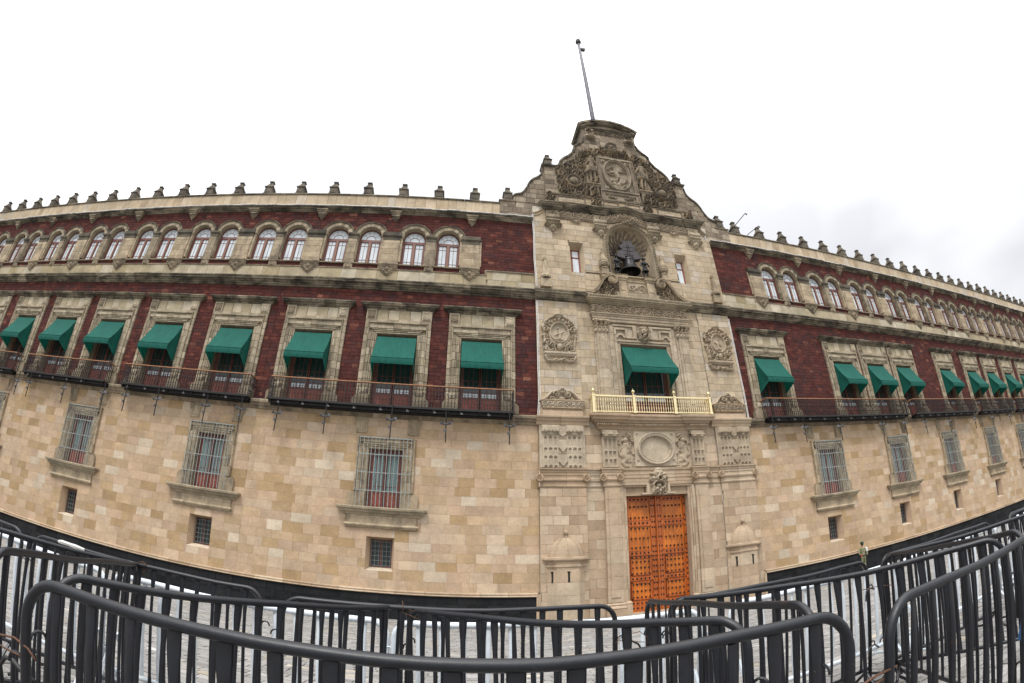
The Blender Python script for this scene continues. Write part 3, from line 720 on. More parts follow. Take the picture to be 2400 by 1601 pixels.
# ------------------------------------------------------------------ balcony doors of the main floor
def mid_surround():
    m = MB(); 
    def col(x0, x1, yf, z0, z1, h=.425, yb=.0):
        n = max(1, round((z1-z0)/h))
        for i in range(n):
            m.newtone(); a, b_ = z0+(z1-z0)*i/n, z0+(z1-z0)*(i+1)/n; o = rng.uniform(-.004,.004)
            m.cblock(x0, x1, a+.008, b_-.008, yf+o, yb, .008)
    for s in (-1, 1):
        for a, b_, y in ((1.09,1.17,-.07),(1.18,1.27,-.10),(1.28,1.36,-.13),(1.37,1.53,-.155),(1.54,1.60,-.19),(1.61,1.78,-.12)):
            col(min(s*a,s*b_), max(s*a,s*b_), y, 10.72, 14.18 if a < 1.4 else 14.9)
        # pedestal
        m.newtone(); m.box(s*1.10, s*1.92, -.30, 0, 10.07, 10.50); m.box(s*1.10, s*1.86, -.27, 0, 10.5, 10.58); m.box(s*1.12, s*1.80, -.23, 0, 10.58, 10.66); m.box(s*1.12, s*1.76, -.20, 0, 10.66, 10.75)
        m.newtone(); m.box(s*1.28, s*1.62, -.22, -.1, 10.78, 10.98); m.ball((s*1.45, -.2, 10.9), .13, 6, .9, .5); m.box(s*1.25,s*1.66,-.2,-.1,10.99,11.06)
        # corner squares
        m.newtone(); m.box(s*1.24, s*1.78, -.13, 0, 15.0, 15.6); m.newtone(); m.box(s*1.30, s*1.72, -.17, 0, 15.06, 15.54); m.box(s*1.36, s*1.66, -.145, 0, 15.10, 15.48); 
        for q in ((1.34,1.40,15.12,15.48),(1.62,1.68,15.12,15.48),(1.34,1.68,15.10,15.15),(1.34,1.68,15.45,15.50)): m.box(s*q[0], s*q[1], -.195, 0, q[2], q[3])
        m.box(s*1.44, s*1.58, -.19, 0, 15.2, 15.4)
    n = 7
    for k, (z0, z1, y, w) in enumerate(((14.2,14.28,-.07,1.17),(14.29,14.37,-.10,1.27),(14.38,14.45,-.13,1.36),(14.46,14.62,-.155,1.53),(14.76,14.83,-.21,1.60),(14.63,14.76,-.13,1.53))):
        for i in range(n):
            m.newtone(); a, b_ = -w+2*w*i/n, -w+2*w*(i+1)/n; m.cblock(a+.005, b_-.005, z0, z1, y+rng.uniform(-.003,.003), 0, .006)
    for i in range(6): m.newtone(); a = -1.78+3.56*i/6; m.cblock(a+.005, a+3.56/6-.005, 14.84, 15.0, -.12, 0, .006)
    m.newtone(); m.box(-1.78, 1.78, -.02, .03, 14.2, 15.6); 
    for s in (-1, 1): m.box(s*1.09, s*1.78, -.02, .03, 10.07, 14.2)
    return m
m = mid_surround(); sme = m.mesh('window_surround'); sme.materials.append(M['trim'])
m = MB()
for i in range(4):
    m.newtone(); a = -1.2+2.4*i/4; m.cblock(a+rng.uniform(0,.05), a+.6-.004, 15.01, 15.6, -.06, 0, .006)
fpm = m.mesh('frieze_stones'); fpm.materials.append(M['frieze_panel'])
HOOD = [(.02,15.60),(.09,15.61),(.11,15.68),(.17,15.70),(.19,15.77),(.32,15.80),(.34,15.87),(.38,15.89),(.38,15.95),(.32,15.98),(.02,16.0)]
def hood_mesh(x0, x1):
    m = MB(); n = max(3, int((x1-x0)/.62)); e = [x0+(x1-x0)*i/n for i in range(n+1)]
    m.newtone(); P = [(d, z) for d, z in HOOD]
    for i in range(n):
        m.newtone(); dz = rng.uniform(-.018,.018); dd = rng.uniform(-.01,.012)
        q = [(d+dd, z+dz) for d, z in HOOD]
        if i == 0 or i == n-1:      # mitred end blocks
            L = []
            for d, z in q:
                if i == 0: L.append([(e[0]-d,0.05,z),(e[0]-d,-d,z),(e[1]-.006,-d,z),(e[1]-.006,.05,z)])
                else: L.append([(e[-2]+.006,.05,z),(e[-2]+.006,-d,z),(e[-1]+d,-d,z),(e[-1]+d,.05,z)])
            v = [p for r_ in L for p in r_]; f = []
            for a in range(len(L)-1):
                for k in range(3): f.append((4*a+k,4*a+k+1,4*a+5+k,4*a+4+k))
            t = 4*(len(L)-1); f += [(t,t+1,t+2,t+3),(3,2,1,0)]; m.add(v, f)
        else: m.mould(q, e[i]+.006, e[i+1]-.006, 0, ret=False, yb=.05)
    return m
hdm = hood_mesh(-1.76, 1.76).mesh('window_hood'); hdm.materials.append(M['cornice'])
def french_window(hw, z0, z1, zp, name='balcony_door', y0=.36):
    m = MB()
    for s in (-1, 1): m.box(s*hw, s*(hw-.13), y0, y0+.12, z0, z1); m.box(s*.08, s*.02, y0-.02, y0+.08, z0, z1-.1); m.box(s*(hw-.13), s*(hw-.24), y0+.02, y0+.1, z0, z1)
    m.box(-hw, hw, y0-.004, y0+.118, z1-.18, z1); m.box(-hw+.13, hw-.13, y0+.014, y0+.097, zp-.08, zp+.04)
    for s in (-1, 1):
        a, b_ = .10, hw-.24
        for k in range(1, 3): x = a+(b_-a)*k/3; m.box(s*(x-.016), s*(x+.016), y0+.03, y0+.07, zp, z1-.18)
        for z in (zp+.28, zp+.95, zp+1.75): 
            if z < z1-.3: m.box(s*a, s*b_, y0+.03, y0+.07, z-.015, z+.015)
    o = m.build(name, M['frame_wood'], palace)
    for s in (-1, 1):
        zq = zp
        if z0 > 9: zq = zp+.28; q = MB(); q.box(s*.10, s*(hw-.24), y0+.045, y0+.06, zp, zq); q.build('pane', M['pane_pale'], o)  # low row on the balcony doors: reflected sky painted in as pale panes
        q = MB(); q.box(s*.10, s*(hw-.24), y0+.045, y0+.06, zq, z1-.1); q.build('pane', M['pane_dark'] if z0 > 9 else M['pane_dim'], o)
        q = MB(); q.box(s*.02, s*(hw-.13), y0+.028, y0+.083, z0, zp-.05); q.box(s*.14, s*(hw-.28), y0+.005, y0+.03, z0+.12, zp-.16); q.build('door_panel', M['door_red'], o)
    return o
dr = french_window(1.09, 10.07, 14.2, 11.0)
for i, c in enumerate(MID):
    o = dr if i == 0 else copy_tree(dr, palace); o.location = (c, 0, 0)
    link('window_surround', sme, palace, loc=(c, 0, 0)); link('frieze_panel', fpm, palace, loc=(c, 0, 0))
    if c in (26.7, 30.5, 34.3): continue
    h = link('window_hood', hdm, palace, loc=(c, 0, rng.uniform(-.01,.01)))
hood_mesh(26.7-1.76, 34.3+1.76).build('window_hood', M['cornice'], palace)
# jamb linings of all openings
def lining(m, x0, x1, z0, z1, ya, yb, sill=True):
    m.box(x0-.02, x0+.006, ya, yb, z0, z1); m.box(x1-.006, x1+.02, ya, yb, z0, z1); m.box(x0+.006, x1-.006, ya, yb, z1-.006, z1+.02)
    if sill: m.box(x0+.006, x1-.006, ya, yb, z0-.02, z0+.006)
m = MB(); lining(m, -1.09, 1.09, 10.07, 14.2, -.05, .5); j1 = m.mesh('window_jamb'); j1.materials.append(M['trim'])
m = MB(); lining(m, -.83, .83, 5.2, 8.04, -.05, .5); j2 = m.mesh('window_jamb'); j2.materials.append(M['trim'])
for c in MID: link('window_jamb', j1, palace, loc=(c, 0, 0))
for c, s in LOW: link('window_jamb', j2, palace, loc=(c, 0, 0))

# awnings --------------------------------------------------------------------
def awning_mesh(w, zt, drop, out, dz=0):
    m = MB(); nx, nu = 12, 10; q = random.Random(int(w*100)+int(out*10))
    def P(i, u):
        x = -w + 2*w*i/nx; 
        sag = .045*math.sin(PI*u)*(.5+.5*math.cos(i*2.1)) + .05*math.sin(PI*u)
        return (x*(1+.02*u), -.02-(out)*u**1.0, zt - drop*u - sag)
    G = [[P(i, j/nu) for i in range(nx+1)] for j in range(nu+1)]
    v = [p for r_ in G for p in r_]; f = [(j*(nx+1)+i, (j+1)*(nx+1)+i, (j+1)*(nx+1)+i+1, j*(nx+1)+i+1) for j in range(nu) for i in range(nx)]
    m.add(v, f)
    # front valance, hanging with soft folds
    top = G[-1]; low = [(x, y + .012*math.sin(i*1.7), z - .33 + .006*math.sin(i*2.3)) for i, (x, y, z) in enumerate(top)]
    mid_ = [(x, y-.035, z-.17) for x, y, z in top]
    v = top+mid_+low; n = nx+1; f = [(k*n+i, (k+1)*n+i, (k+1)*n+i+1, k*n+i+1) for k in range(2) for i in range(nx)]; m.add(v, f)
    m.tube([(x, y-.006, z+.004) for x, y, z in top], .014, 5)
    for s in (-1, 1):       # side cheeks run back to the wall
        e = [r_[0] if s < 0 else r_[-1] for r_ in G]; lo = low[0] if s < 0 else low[-1]
        zb = lo[2]-.42; bot = [(e[0][0]+(lo[0]-e[0][0])*u, -.02+(lo[1]+.02)*u, zb+(lo[2]-zb)*u) for u in [j/nu for j in range(nu+1)]]
        mids = [((a[0]+b_[0])/2 - s*.06*math.sin(PI*j/nu), (a[1]+b_[1])/2, (a[2]+b_[2])/2) for j, (a, b_) in enumerate(zip(e, bot))]
        v = e+mids+bot; n = nu+1; f = [(k*n+i, (k+1)*n+i, (k+1)*n+i+1, k*n+i+1) for k in range(2) for i in range(nu)]; m.add(v, f)
    me = m.mesh('canopy', True)
    me.materials.append(M['canvas']); return me
AW = awning_mesh(1.05, 14.02, 1.55, .95)
AWV = [awning_mesh(1.05, 14.02, 1.55+d, .95+o_) for d, o_ in ((0,0),(.03,.03),(-.03,.02))]
def awning(c, label, me, w=1.05, zt=14.02, out=.95, drop=1.55, frame=True, y=0):
    t = thing('awning', label, 'awning', (c, y, 0), group='green canvas awnings over the windows')
    link('canopy', me, t, loc=(0, 0, 0))
    m = MB()
    for s in (-1, 1): m.tube([(s*w*.97, .05, zt-drop-.75), (s*w*.99, -out*.98, zt-drop-.03)], .012, 5)
    m.tube([(-w*.99, -out+.03, zt-drop-.30), (w*.99, -out+.03, zt-drop-.30)], .012, 5); m.tube([(.1, -out+.1, zt-drop-.3), (.18, -.1, 11.3)], .008, 4)
    m.build('awning_frame', M['iron'], t)
    return t
ordL = ['first awning left of the carved tower', 'second awning left of the carved tower', 'third awning left of the carved tower, over the long balcony', 'fourth awning left of the carved tower', 'fifth awning left of the carved tower', 'sixth awning left of the carved tower', 'seventh awning left of the carved tower', 'leftmost awning, cut by the photo edge']
ordR = ['first awning right of the carved tower, standing alone', 'first awning of the close trio right of the tower', 'middle awning of the close trio right of the tower', 'last awning of the close trio right of the tower', 'lone awning after the trio, over the second right balcony', 'awning two places right of the trio', 'awning three places right of the trio', 'awning four places right of the trio', 'rightmost awning near the photo edge']
for i, c in enumerate(MIDL[:8]): awning(c, 'green canvas awning, '+ordL[i], AWV[i % 3])
for i, c in enumerate(MIDR[:9]): awning(c, 'green canvas awning, '+ordR[i], AWV[(i+1) % 3])
AWC = awning_mesh(1.38, 14.22, 1.62, 1.15)
t = awning(XC, 'large green canvas awning over the gilded balcony in the tower', AWC, 1.38, 14.22, 1.15, 1.62, y=-.05)

# balconies ------------------------------------------------------------------
def baluster_mesh():
    m = MB(); m.box(-.016,.016,-.016,.016,0,1.08)
    for z, r in ((.14,.026),(.30,.034),(.62,.034),(.92,.028)): m.box(-r,r,-r,r,z-.015,z+.015)
    return m
bm = baluster_mesh(); bme = bm.mesh('baluster'); bme.materials.append(M['rail_iron'])
BAL = [(-9.15, 3.09, 2), (-18.6, -10.3, 2), (-27.5, -19.9, 0), (-37.0, -28.8, 0), (-46, -38, 0), (18.08, 32.2, 2), (33.2, 43.7, 0), (44.8, 52.9, 0), (54, 62, 0), (63, 73, 0)]
m = MB(); m.box(-.03,.10,-.10,-.03,9.74,9.80); m.box(-.02,.02,-.06,.0,9.78,9.87); spot_me = m.mesh('small_spotlight'); spot_me.materials.append(M['lamp_grey'])
for x0, x1, lv in BAL:
    y = -.80; z0 = 10.0
    m = MB(); m.box(x0-.03, x1+.03, y-.05, .0, 9.93, 9.985); m.box(x0-.05, x1+.05, y-.07, y-.02, 9.925, 10.005)
    m.box(x0, x1, y+.12, y+.18, 9.79, 9.93); m.box(x0, x1, -.36, -.30, 9.74, 9.93)
    m.tube([(x0+.2, y+.3, 9.77), (x1-.2, y+.3, 9.77)], .035, 6)
    n = max(2, int((x1-x0)/1.45))
    for i in range(n+1):
        x = x0+.15+(x1-x0-.3)*i/n; m.box(x-.03, x+.03, y, -.02, 9.83, 9.93)
    b = m.build('balcony', M['iron'], palace)
    for q in range(int((x1-x0)/1.3)): link('small_spotlight', spot_me, b, loc=(x0+.6+q*1.3, y, 0))
    m = MB(); m.box(x0, x1, y-.012, y+.012, 10.02, 10.045); m.box(x0, x1, y-.014, y+.014, 11.09, 11.11); m.box(x0, x1, y-.01, y+.01, 10.72, 10.735)
    for x in (x0, x1): m.box(x-.012, x+.012, y, 0, 10.02, 10.045); m.box(x-.014, x+.014, y, 0, 11.09, 11.11); m.box(x-.02, x+.02, y-.02, y+.02, 10, 11.12); m.box(x-.01,x+.01,y,0,10.72,10.735)
    m.build('railing', M['rail_iron'], b)
    m = MB(); m.tube([(x0, 0, 11.14), (x0, y, 11.14), (x1, y, 11.14), (x1, 0, 11.14)], .032, 6); m.build('handrail', M['handrail'], b)
    pos = []; n = int((x1-x0)/.157)
    for i in range(1, n): pos.append((x0+(x1-x0)*i/n, y))
    for i in range(1, 5): pos += [(x0, y*i/5), (x1, y*i/5)]
    if lv: 
        for x, yb in pos: link('baluster', bme, b, loc=(x, yb, 10.02))
    else:
        m = MB()
        for x, yb in pos: m.add([(vx+x, vy+yb, vz+10.02) for vx, vy, vz in bm.v], bm.f)
        m.build('balusters', M['rail_iron'], b, kind='stuff')
for x0, x1 in ((XL, TL), (TR, XR)):
    m = MB(); m.seg([(.02,9.58),(.08,9.60),(.10,9.70),(.20,9.74),(.23,9.84),(.32,9.87),(.34,9.98),(.30,10.04),(.02,10.07)], x0, x1, 0, L=1.2, j=.006); m.build('balcony_ledge', M['grey'], palace)

# lamp poles hanging off the balconies ----------------------------------------
LAMPX = [(2.87,0),(.02,0),(-2.85,0),(-5.95,0),(-8.75,0),(-10.4,0),(-12.8,0),(-15.4,0),(-17.8,0),(-19.5,0),(-22.9,0),(-26.4,0),(-27.9,0),(17.9,1),(20.9,1),(24.1,1),(28.2,1),(31.3,1),(34.2,1),(38.4,1),(42.5,1),(46.5,1),(50.5,1)]
lp = MB(); lp.tube([(0,0,8.36),(0,0,9.95)], .030, 6)
lh = MB()
for s in (-1, 1):
    lh.tube([(0,0,9.24),(s*.10,-.01,9.25),(s*.16,-.03,9.27)], [.045,.06,.04], 6); lh.tube([(s*.14,0,9.27),(s*.20,-.04,9.29),(s*.235,-.07,9.30)], [.05,.085,.09], 8)
lb = MB(); lb.box(-.10,.0,-.09,.03,8.85,8.97); lb.box(-.02,.02,-.03,.03,8.80,9.02)
lbr = MB(); lbr.tube([(0,0,9.9),(0,.25,9.95)], .02, 5)
lab = {2.87: 'twin floodlight on a black rod, nearest to the tower on its left', .02: 'twin floodlight on a black rod, second left of the tower', -2.85: 'twin floodlight on a black rod straight above the nearest barred window', -5.95: 'twin floodlight on a black rod left of the nearest barred window', 17.9: 'twin floodlight on a black rod, first right of the tower'}
lroot = None
ORD = ['first','second','third','fourth','fifth','sixth','seventh','eighth','ninth','tenth','eleventh','twelfth','thirteenth']
for i, (x, s) in enumerate(LAMPX):
    t = thing('floodlight', lab.get(x, 'twin floodlight on a black rod, '+(ORD[i]+' one left of the carved tower' if x < 5 else ORD[i-13]+' one right of the carved tower')), 'floodlight', (x, -.86, 0), group='floodlights under the balconies')
    if lroot is None:
        lp.build('rod', M['iron'], t); lh.build('lamp_head', M['lamp_grey'], t); lb.build('junction_box', M['lamp_grey'], t); lbr.build('bracket', M['iron'], t); lroot = t
    else:
        for ch in lroot.children[:]:
            if len(ch.children) == 0: c_ = ch.copy(); C.objects.link(c_); c_.parent = t
    t.rotation_euler = (rng.uniform(-.02,.02), rng.uniform(-.03,.03), rng.uniform(-.3,.3))

# barred windows of the ground floor ----------------------------------------
def low_surround():
    m = MB()
    def col(x0, x1, yf, z0, z1, h=.5):
        n = max(1, round((z1-z0)/h))
        for i in range(n): m.newtone(); a, b_ = z0+(z1-z0)*i/n, z0+(z1-z0)*(i+1)/n; m.cblock(x0, x1, a+.004, b_-.004, yf, .03, .006)
    for s in (-1, 1):
        for a, b_, y in ((.83,.92,-.03),(.93,1.02,-.06),(1.03,1.12,-.09),(1.13,1.32,-.12),(1.33,1.42,-.16)): col(min(s*a,s*b_), max(s*a,s*b_), y, 5.92, 8.04 if a < 1.3 else 8.6)
        m.newtone(); m.box(s*.86, s*1.68, -.14, .03, 5.2, 5.78); m.box(s*.86, s*1.64, -.12, .03, 5.78, 5.86); m.box(s*.86, s*1.56, -.10, .03, 5.86, 5.92)
        # framed tablets and little scrolls above
        m.newtone(); x = s*1.28; m.box(x-.28, x+.28, -.05, .02, 8.78, 9.60)
        for q in ((-.25,-.20,8.84,9.56),(.20,.25,8.84,9.56),(-.25,.25,8.82,8.87),(-.25,.25,9.52,9.57),(-.14,-.10,8.95,9.46),(.10,.14,8.95,9.46),(-.14,.14,8.92,8.96),(-.14,.14,9.44,9.48)): m.box(x+q[0], x+q[1], -.085, 0, q[2], q[3])
        m.tube([(s*1.60+s*.13*math.cos(a)*(1-i/14*.7), -.04, 9.44+.13*math.sin(a)*(1-i/14*.7)) for i, a in enumerate([PI*.9-s*0-.55*k for k in range(13)])], .03, 5)
        m.tube([(s*1.62,-.04,9.34),(s*1.66,-.04,9.2)], .03, 5)
    for z0, z1, y, w in ((8.04,8.13,-.03,.92),(8.14,8.23,-.06,1.02),(8.24,8.33,-.09,1.12),(8.34,8.50,-.12,1.32),(8.51,8.6,-.17,1.44)):
        for i in range(4): m.newtone(); m.cblock(-w+w*.5*i+.003, -w+w*.5*(i+1)-.003, z0, z1, y, .03, .006)
    m.newtone(); m.box(-1.66, 1.66, -.07, .02, 4.40, 4.80); m.tone = (.7,.6,.5)
    m.mould([(.02,4.20),(.06,4.21),(.08,4.26),(.14,4.29),(.16,4.34),(.12,4.40),(.04,4.42)], -1.6, 1.6, -.03)
    return m
lsm = low_surround().mesh('window_surround'); lsm.materials.append(M['pier'])
m = MB(); m.tone = (.5,.4,.5); m.mould([(.05,4.78),(.12,4.80),(.15,4.88),(.27,4.93),(.30,5.03),(.40,5.06),(.42,5.15),(.36,5.19),(.02,5.20)], -1.72, 1.72, 0)
sim = m.mesh('window_sill'); sim.materials.append(M['trim'])
def grille():
    m = MB()
    for i in range(14): x = -1.25+2.5*i/13; m.tube([(x,-.30,5.2),(x,-.30,8.55)], .019, 5)
    for z in (5.95, 6.82, 7.70, 8.52): m.box(-1.27, 1.27, -.315, -.285, z-.018, z+.018)
    for s in (-1, 1):
        for z in (5.95, 6.82, 7.70, 8.52): m.box(s*1.27, s*1.24, -.30, -.10, z-.015, z+.015)
    for k in range(7): y = -.30+.03*k
    for i in range(12): x = -1.2+2.4*i/11; m.box(x-.012, x+.012, -.30, -.12, 8.50, 8.53)
    return m
gme = grille().mesh('grille'); gme.materials.append(M['grille'])
lw = french_window(.83, 5.2, 8.04, 5.95, 'barred_window', .22)
for i, (c, s) in enumerate(LOW):
    o = lw if i == 0 else copy_tree(lw, palace); o.location = (c, 0, 0)
    link('window_surround', lsm, palace, loc=(c,0,0)); link('window_sill', sim, palace, loc=(c,0,0)); link('grille', gme, palace, loc=(c,0,0))
# small splayed cellar windows
m = MB(); 
z0, z1, zi0, zi1 = 2.22, 3.80, 2.36, 3.70; w, wi = .66, .51
for sgn in (-1, 1): m.newtone(); m.poly([(sgn*w,-.0,z0),(sgn*w,-.0,z1),(sgn*wi,.50,zi1),(sgn*wi,.50,zi0)])
m.newtone(); m.poly([(-w,0,z1),(w,0,z1),(wi,.50,zi1),(-wi,.50,zi1)]); m.tone = (1,.8,.5); m.poly([(-w,0,z0),(w,0,z0),(wi,.50,zi0),(-wi,.50,zi0)])
spm = m.mesh('splayed_reveal'); spm.materials.append(M['tan'])
m = MB()
for i in range(6): x = -.42+.84*i/5; m.tube([(x*1.08,.43,zi0-.02),(x*1.08,.43,zi1+.02)], .015, 4)
for k in range(6): z = zi0+.1+(zi1-zi0-.2)*k/5; m.box(-wi-.02, wi+.02, .415, .435, z-.013, z+.013)
sgm = m.mesh('grille'); sgm.materials.append(M['dark_grille'])
m = MB(); m.box(-.05,.05,.521,.57,zi0,zi1); m.box(-wi,-wi+.07,.52,.57,zi0,zi1); m.box(wi-.07,wi,.52,.57,zi0,zi1); m.box(-wi,wi,.515,.565,zi1-.07,zi1); m.box(-wi,wi,.515,.565,zi0,zi0+.07)
swm = m.mesh('cellar_window'); swm.materials.append(M['frame_wood'])
m = MB(); m.box(-wi-.02, wi+.02, .575, .59, zi0-.02, zi1+.02); spp = m.mesh('pane'); spp.materials.append(M['pane_dark'])
for c in SMALL:
    link('splayed_reveal', spm, palace, loc=(c,0,0)); o = link('cellar_window', swm, palace, loc=(c,0,0)); link('pane', spp, o); link('grille', sgm, o)
# ------------------------------------------------------------------ the carved tower (frontispiece)
YT = -.14
def sx(a, b_, s): return (XC+a, XC+b_) if s > 0 else (XC-b_, XC-a)
# corner returns of the tower face
for s in (-1, 1):
    m = MB(); m.tone = (.4,.5,.5); a, b_ = sx(6.18, 6.22, s); m.box(a, b_, YT+.01, .03, 0, 23.0); m.build('corner_return', M['tower'], palace)
# lower order: entablature with volutes ----------------------------------------
ENT = [(.02,6.44),(.05,6.46),(.07,6.52),(.04,6.56),(.04,6.72),(.09,6.75),(.10,6.86),(.06,6.90),(.06,7.02),(.09,7.04),(.09,7.16),(.12,7.18),(.12,7.28),(.19,7.31),(.20,7.38),(.02,7.41)]
m = MB()
m.seg(ENT, XC-6.28, XC-3.84, YT, L=1.3, j=.002, yb=.1); m.seg(ENT, XC+3.84, XC+6.28, YT, L=1.3, j=.002, yb=.1)
for s in (-1, 1):
    a, b_ = sx(2.95, 3.86, s); m.seg(ENT, a, b_, -.07, L=1, j=.002, yb=.1)
    a, b_ = sx(2.14, 2.98, s); m.tone = (.5,.6,.5); m.mould(ENT, a, b_, -.24, yb=.2)
EN2 = [(.02,6.66),(.05,6.68),(.05,6.86),(.08,6.88),(.08,7.03),(.10,7.05),(.10,7.24),(.15,7.27),(.17,7.38),(.02,7.41)]
m.seg(EN2, XC-2.16, XC+2.16, -.10, L=1.0, j=.002, yb=.1)
for s in (-1, 1): a, b_ = sx(6.22, 6.29, s); m.box(a, b_, -.3, 0, 6.46, 7.4)
m.build('entablature', M['portal'], palace)
r = Relief(-.22, .22, 6.66, 7.1, .02); r.ell(0, 6.88, .20, .20, .06, flat=True); r.spiral(0, 6.88, .17, 1.6, PI/2, 1, .035, .12); 
rv = r.build('volute', M['portal'], palace, -.22)
first_ = True
for a, y in ((-6.22,-.22),(-3.87,-.22),(-3.03,-.3),(-2.14,-.33),(2.14,-.33),(3.03,-.3),(3.87,-.22),(6.22,-.22)):
    if first_: rv.location = (XC+a, y+.22, 0); first_ = False
    else: o = link('volute', rv.data, palace, loc=(XC+a, y+.22, 0))
# egg-and-dart strings between the volutes
for s in (-1, 1):
    for a0, a1, y in ((4.05,6.05,-.24),(2.30,2.86,-.34)):
        n = int((a1-a0)/.11); m = MB()
        for i in range(n): m.ball((XC+s*(a0+(a1-a0)*(i+.5)/n), y, 6.81), .045, 5)
        m.build('bead_string', M['portal'], palace, kind='stuff')
# pilasters of the door, jambs and lintel with dropped middle
m = MB()
def pil(m, a0, a1, y, z0, z1, h=.62, panel=True, mb=None):
    n = max(1, round((z1-z0)/h))
    for s in (-1, 1):
        x0, x1 = sx(a0, a1, s)
        for i in range(n):
            za, zb = z0+(z1-z0)*i/n, z0+(z1-z0)*(i+1)/n; m.newtone(); m.cblock(x0, x1, za+.004, zb-.004, y+rng.uniform(-.003,.003), .03, .006)
            if panel: m.cblock(x0+.16, x1-.16, max(za, z0+.25)+.002, min(zb, z1-.25)-.002, y-.04, y, .01)
pil(m, 2.16, 2.96, -.24, .70, 6.44)
for s in (-1, 1):
    x0, x1 = sx(2.12, 3.0, s)
    m.newtone(); m.box(x0-.06, x1+.06, -.36, 0, 0, .38); m.newtone(); m.mould([(.06,.38),(.10,.42),(.06,.5),(.02,.54),(.05,.6),(.0,.68)], x0+.02, x1-.02, -.24, yb=.2)
    x0, x1 = sx(1.77, 2.12, s); m.newtone(); m.box(x0-.1, x1+.05, -.26, .03, 0, .55); m.mould([(.05,.55),(.08,.62),(.0,.72)], x0, x1, -.12, yb=.1)
pil(m, 1.98, 2.14, -.16, .7, 6.46, panel=False); pil(m, 1.88, 1.98, -.10, .7, 6.36, panel=False); pil(m, 1.775, 1.877, -.05, .7, 6.40, panel=False)
m.newtone()
for s in (-1, 1):
    x0, x1 = sx(.55, 2.14, s); m.newtone(); m.box(x0, x1, -.168, .03, 6.52, 6.662); m.newtone(); x0, x1 = sx(.65, 2.0, s); m.box(x0, x1, -.108, .03, 6.42, 6.52)
    x0, x1 = sx(1.2, 1.88, s); m.tone = (.2,.3,.5); m.box(x0, x1, .06, .35, 6.0, 6.42); x0, x1 = sx(.7, 1.2, s); m.tone = (.35,.3,.5); m.box(x0, x1, .06, .35, 6.0, 6.42)
    x0, x1 = sx(.52, .66, s); m.newtone(); m.box(x0, x1, -.20, .03, 6.08, 6.56); x0, x1 = sx(.4, .95, s); m.box(x0, x1, -.206, .03, 6.016, 6.10)
m.newtone(); m.box(XC-.55, XC+.55, -.123, .2, 6.024, 6.7)
m.build('portal_frame', M['portal'], palace)
m = MB(); lining(m, 8.90, 12.44, 0, 6.0, .0, .55, sill=False); m.build('portal_jamb', M['portal'], palace)
# grotesque mask over the door
r = Relief(XC-.6, XC+.6, 5.85, 7.45, .02)
c = XC
r.ell(c, 7.08, .30, .28, .24); r.ell(c, 7.28, .24, .12, .22)
for s in (-1, 1):
    r.ell(c+s*.11, 7.10, .06, .04, .30); r.ell(c+s*.34, 7.05, .16, .07, .20, s*.5); r.ell(c+s*.30, 6.82, .14, .16, .22); r.spiral(c+s*.36, 6.80, .12, 1.2, 0, s, .04, .20)
    r.stroke([(c+s*.04,6.68),(c+s*.22,6.66),(c+s*.34,6.52),(c+s*.30,6.38),(c+s*.20,6.34)], .07, .05, .24); r.spiral(c+s*.26, 6.10, .13, 1.3, 0, -s, .045, .22)
    r.ell(c+s*.14, 6.28, .13, .11, .26); r.stroke([(c+s*.3,6.34),(c+s*.36,6.2),(c+s*.24,6.05)], .05, .03, .2)
r.stroke([(c,7.12),(c,6.98)], .05, .06, .32); r.ring(c, 6.82, .14, .13, .055, .33); r.ell(c, 6.45, .16, .14, .2); r.ell(c, 6.16, .1, .12, .28); r.ell(c, 6.02, .08, .07, .22)
r.build('grotesque_mask', M['carving'], palace, -.14)
# carved tablets either side: arcaded strips and shields
r = Relief(XC+3.85, XC+6.24, 7.40, 9.62, .02)
r.rect(XC+3.87, XC+6.20, 7.42, 9.60, .05)
for c0 in (XC+4.42, XC+5.66):
    r.rect(c0-.40, c0+.40, 7.42, 9.05, .09)
    for k in range(3):
        x = c0-.25+.25*k
        for z0, z1 in ((7.42,7.52),(7.60,7.98),(8.06,8.40),(8.48,8.98)):
            f = (abs(r.X-x) < .075) & (r.Z > z0) & (r.Z < z1); r.cut(f, .055)
            r.cut((abs(r.X-x) < .075) & (r.Z > z1-.09) & (r.Z < z1), .02)
        for z in (8.02, 8.44, 9.02, 7.56): r.cut((abs(r.X-x) < .012) & (abs(r.Z-z) < .02), .04)
    r.rect(c0-.43, c0+.43, 9.22, 9.54, .20); r.ell(c0, 9.14, .24, .14, .16)
    for k in range(4): r.stroke([(c0-.3+.2*k, 9.26),(c0-.26+.2*k, 9.52)], .05, .04, .27)
c0 = XC+5.04
r.rect(c0-.20, c0+.20, 9.05, 9.5, .09); r.stroke([(c0-.2,9.15),(c0,9.0),(c0+.2,9.15)], .04, .04, .12)
for zt, zb in ((8.86,8.18),(8.10,7.46)):
    f = (abs(r.X-c0) < .22) & (r.Z < zt) & (r.Z > zb + np.abs(r.X-c0)*1.1 - .0) & (r.Z > zb); r.H = np.where(f, np.maximum(r.H, .11), r.H); r.cut((abs(r.X-c0) < .21) & (abs(r.Z-zt) < .025), .02)
both(r, 'carved_tablet', M['carving'], YT)
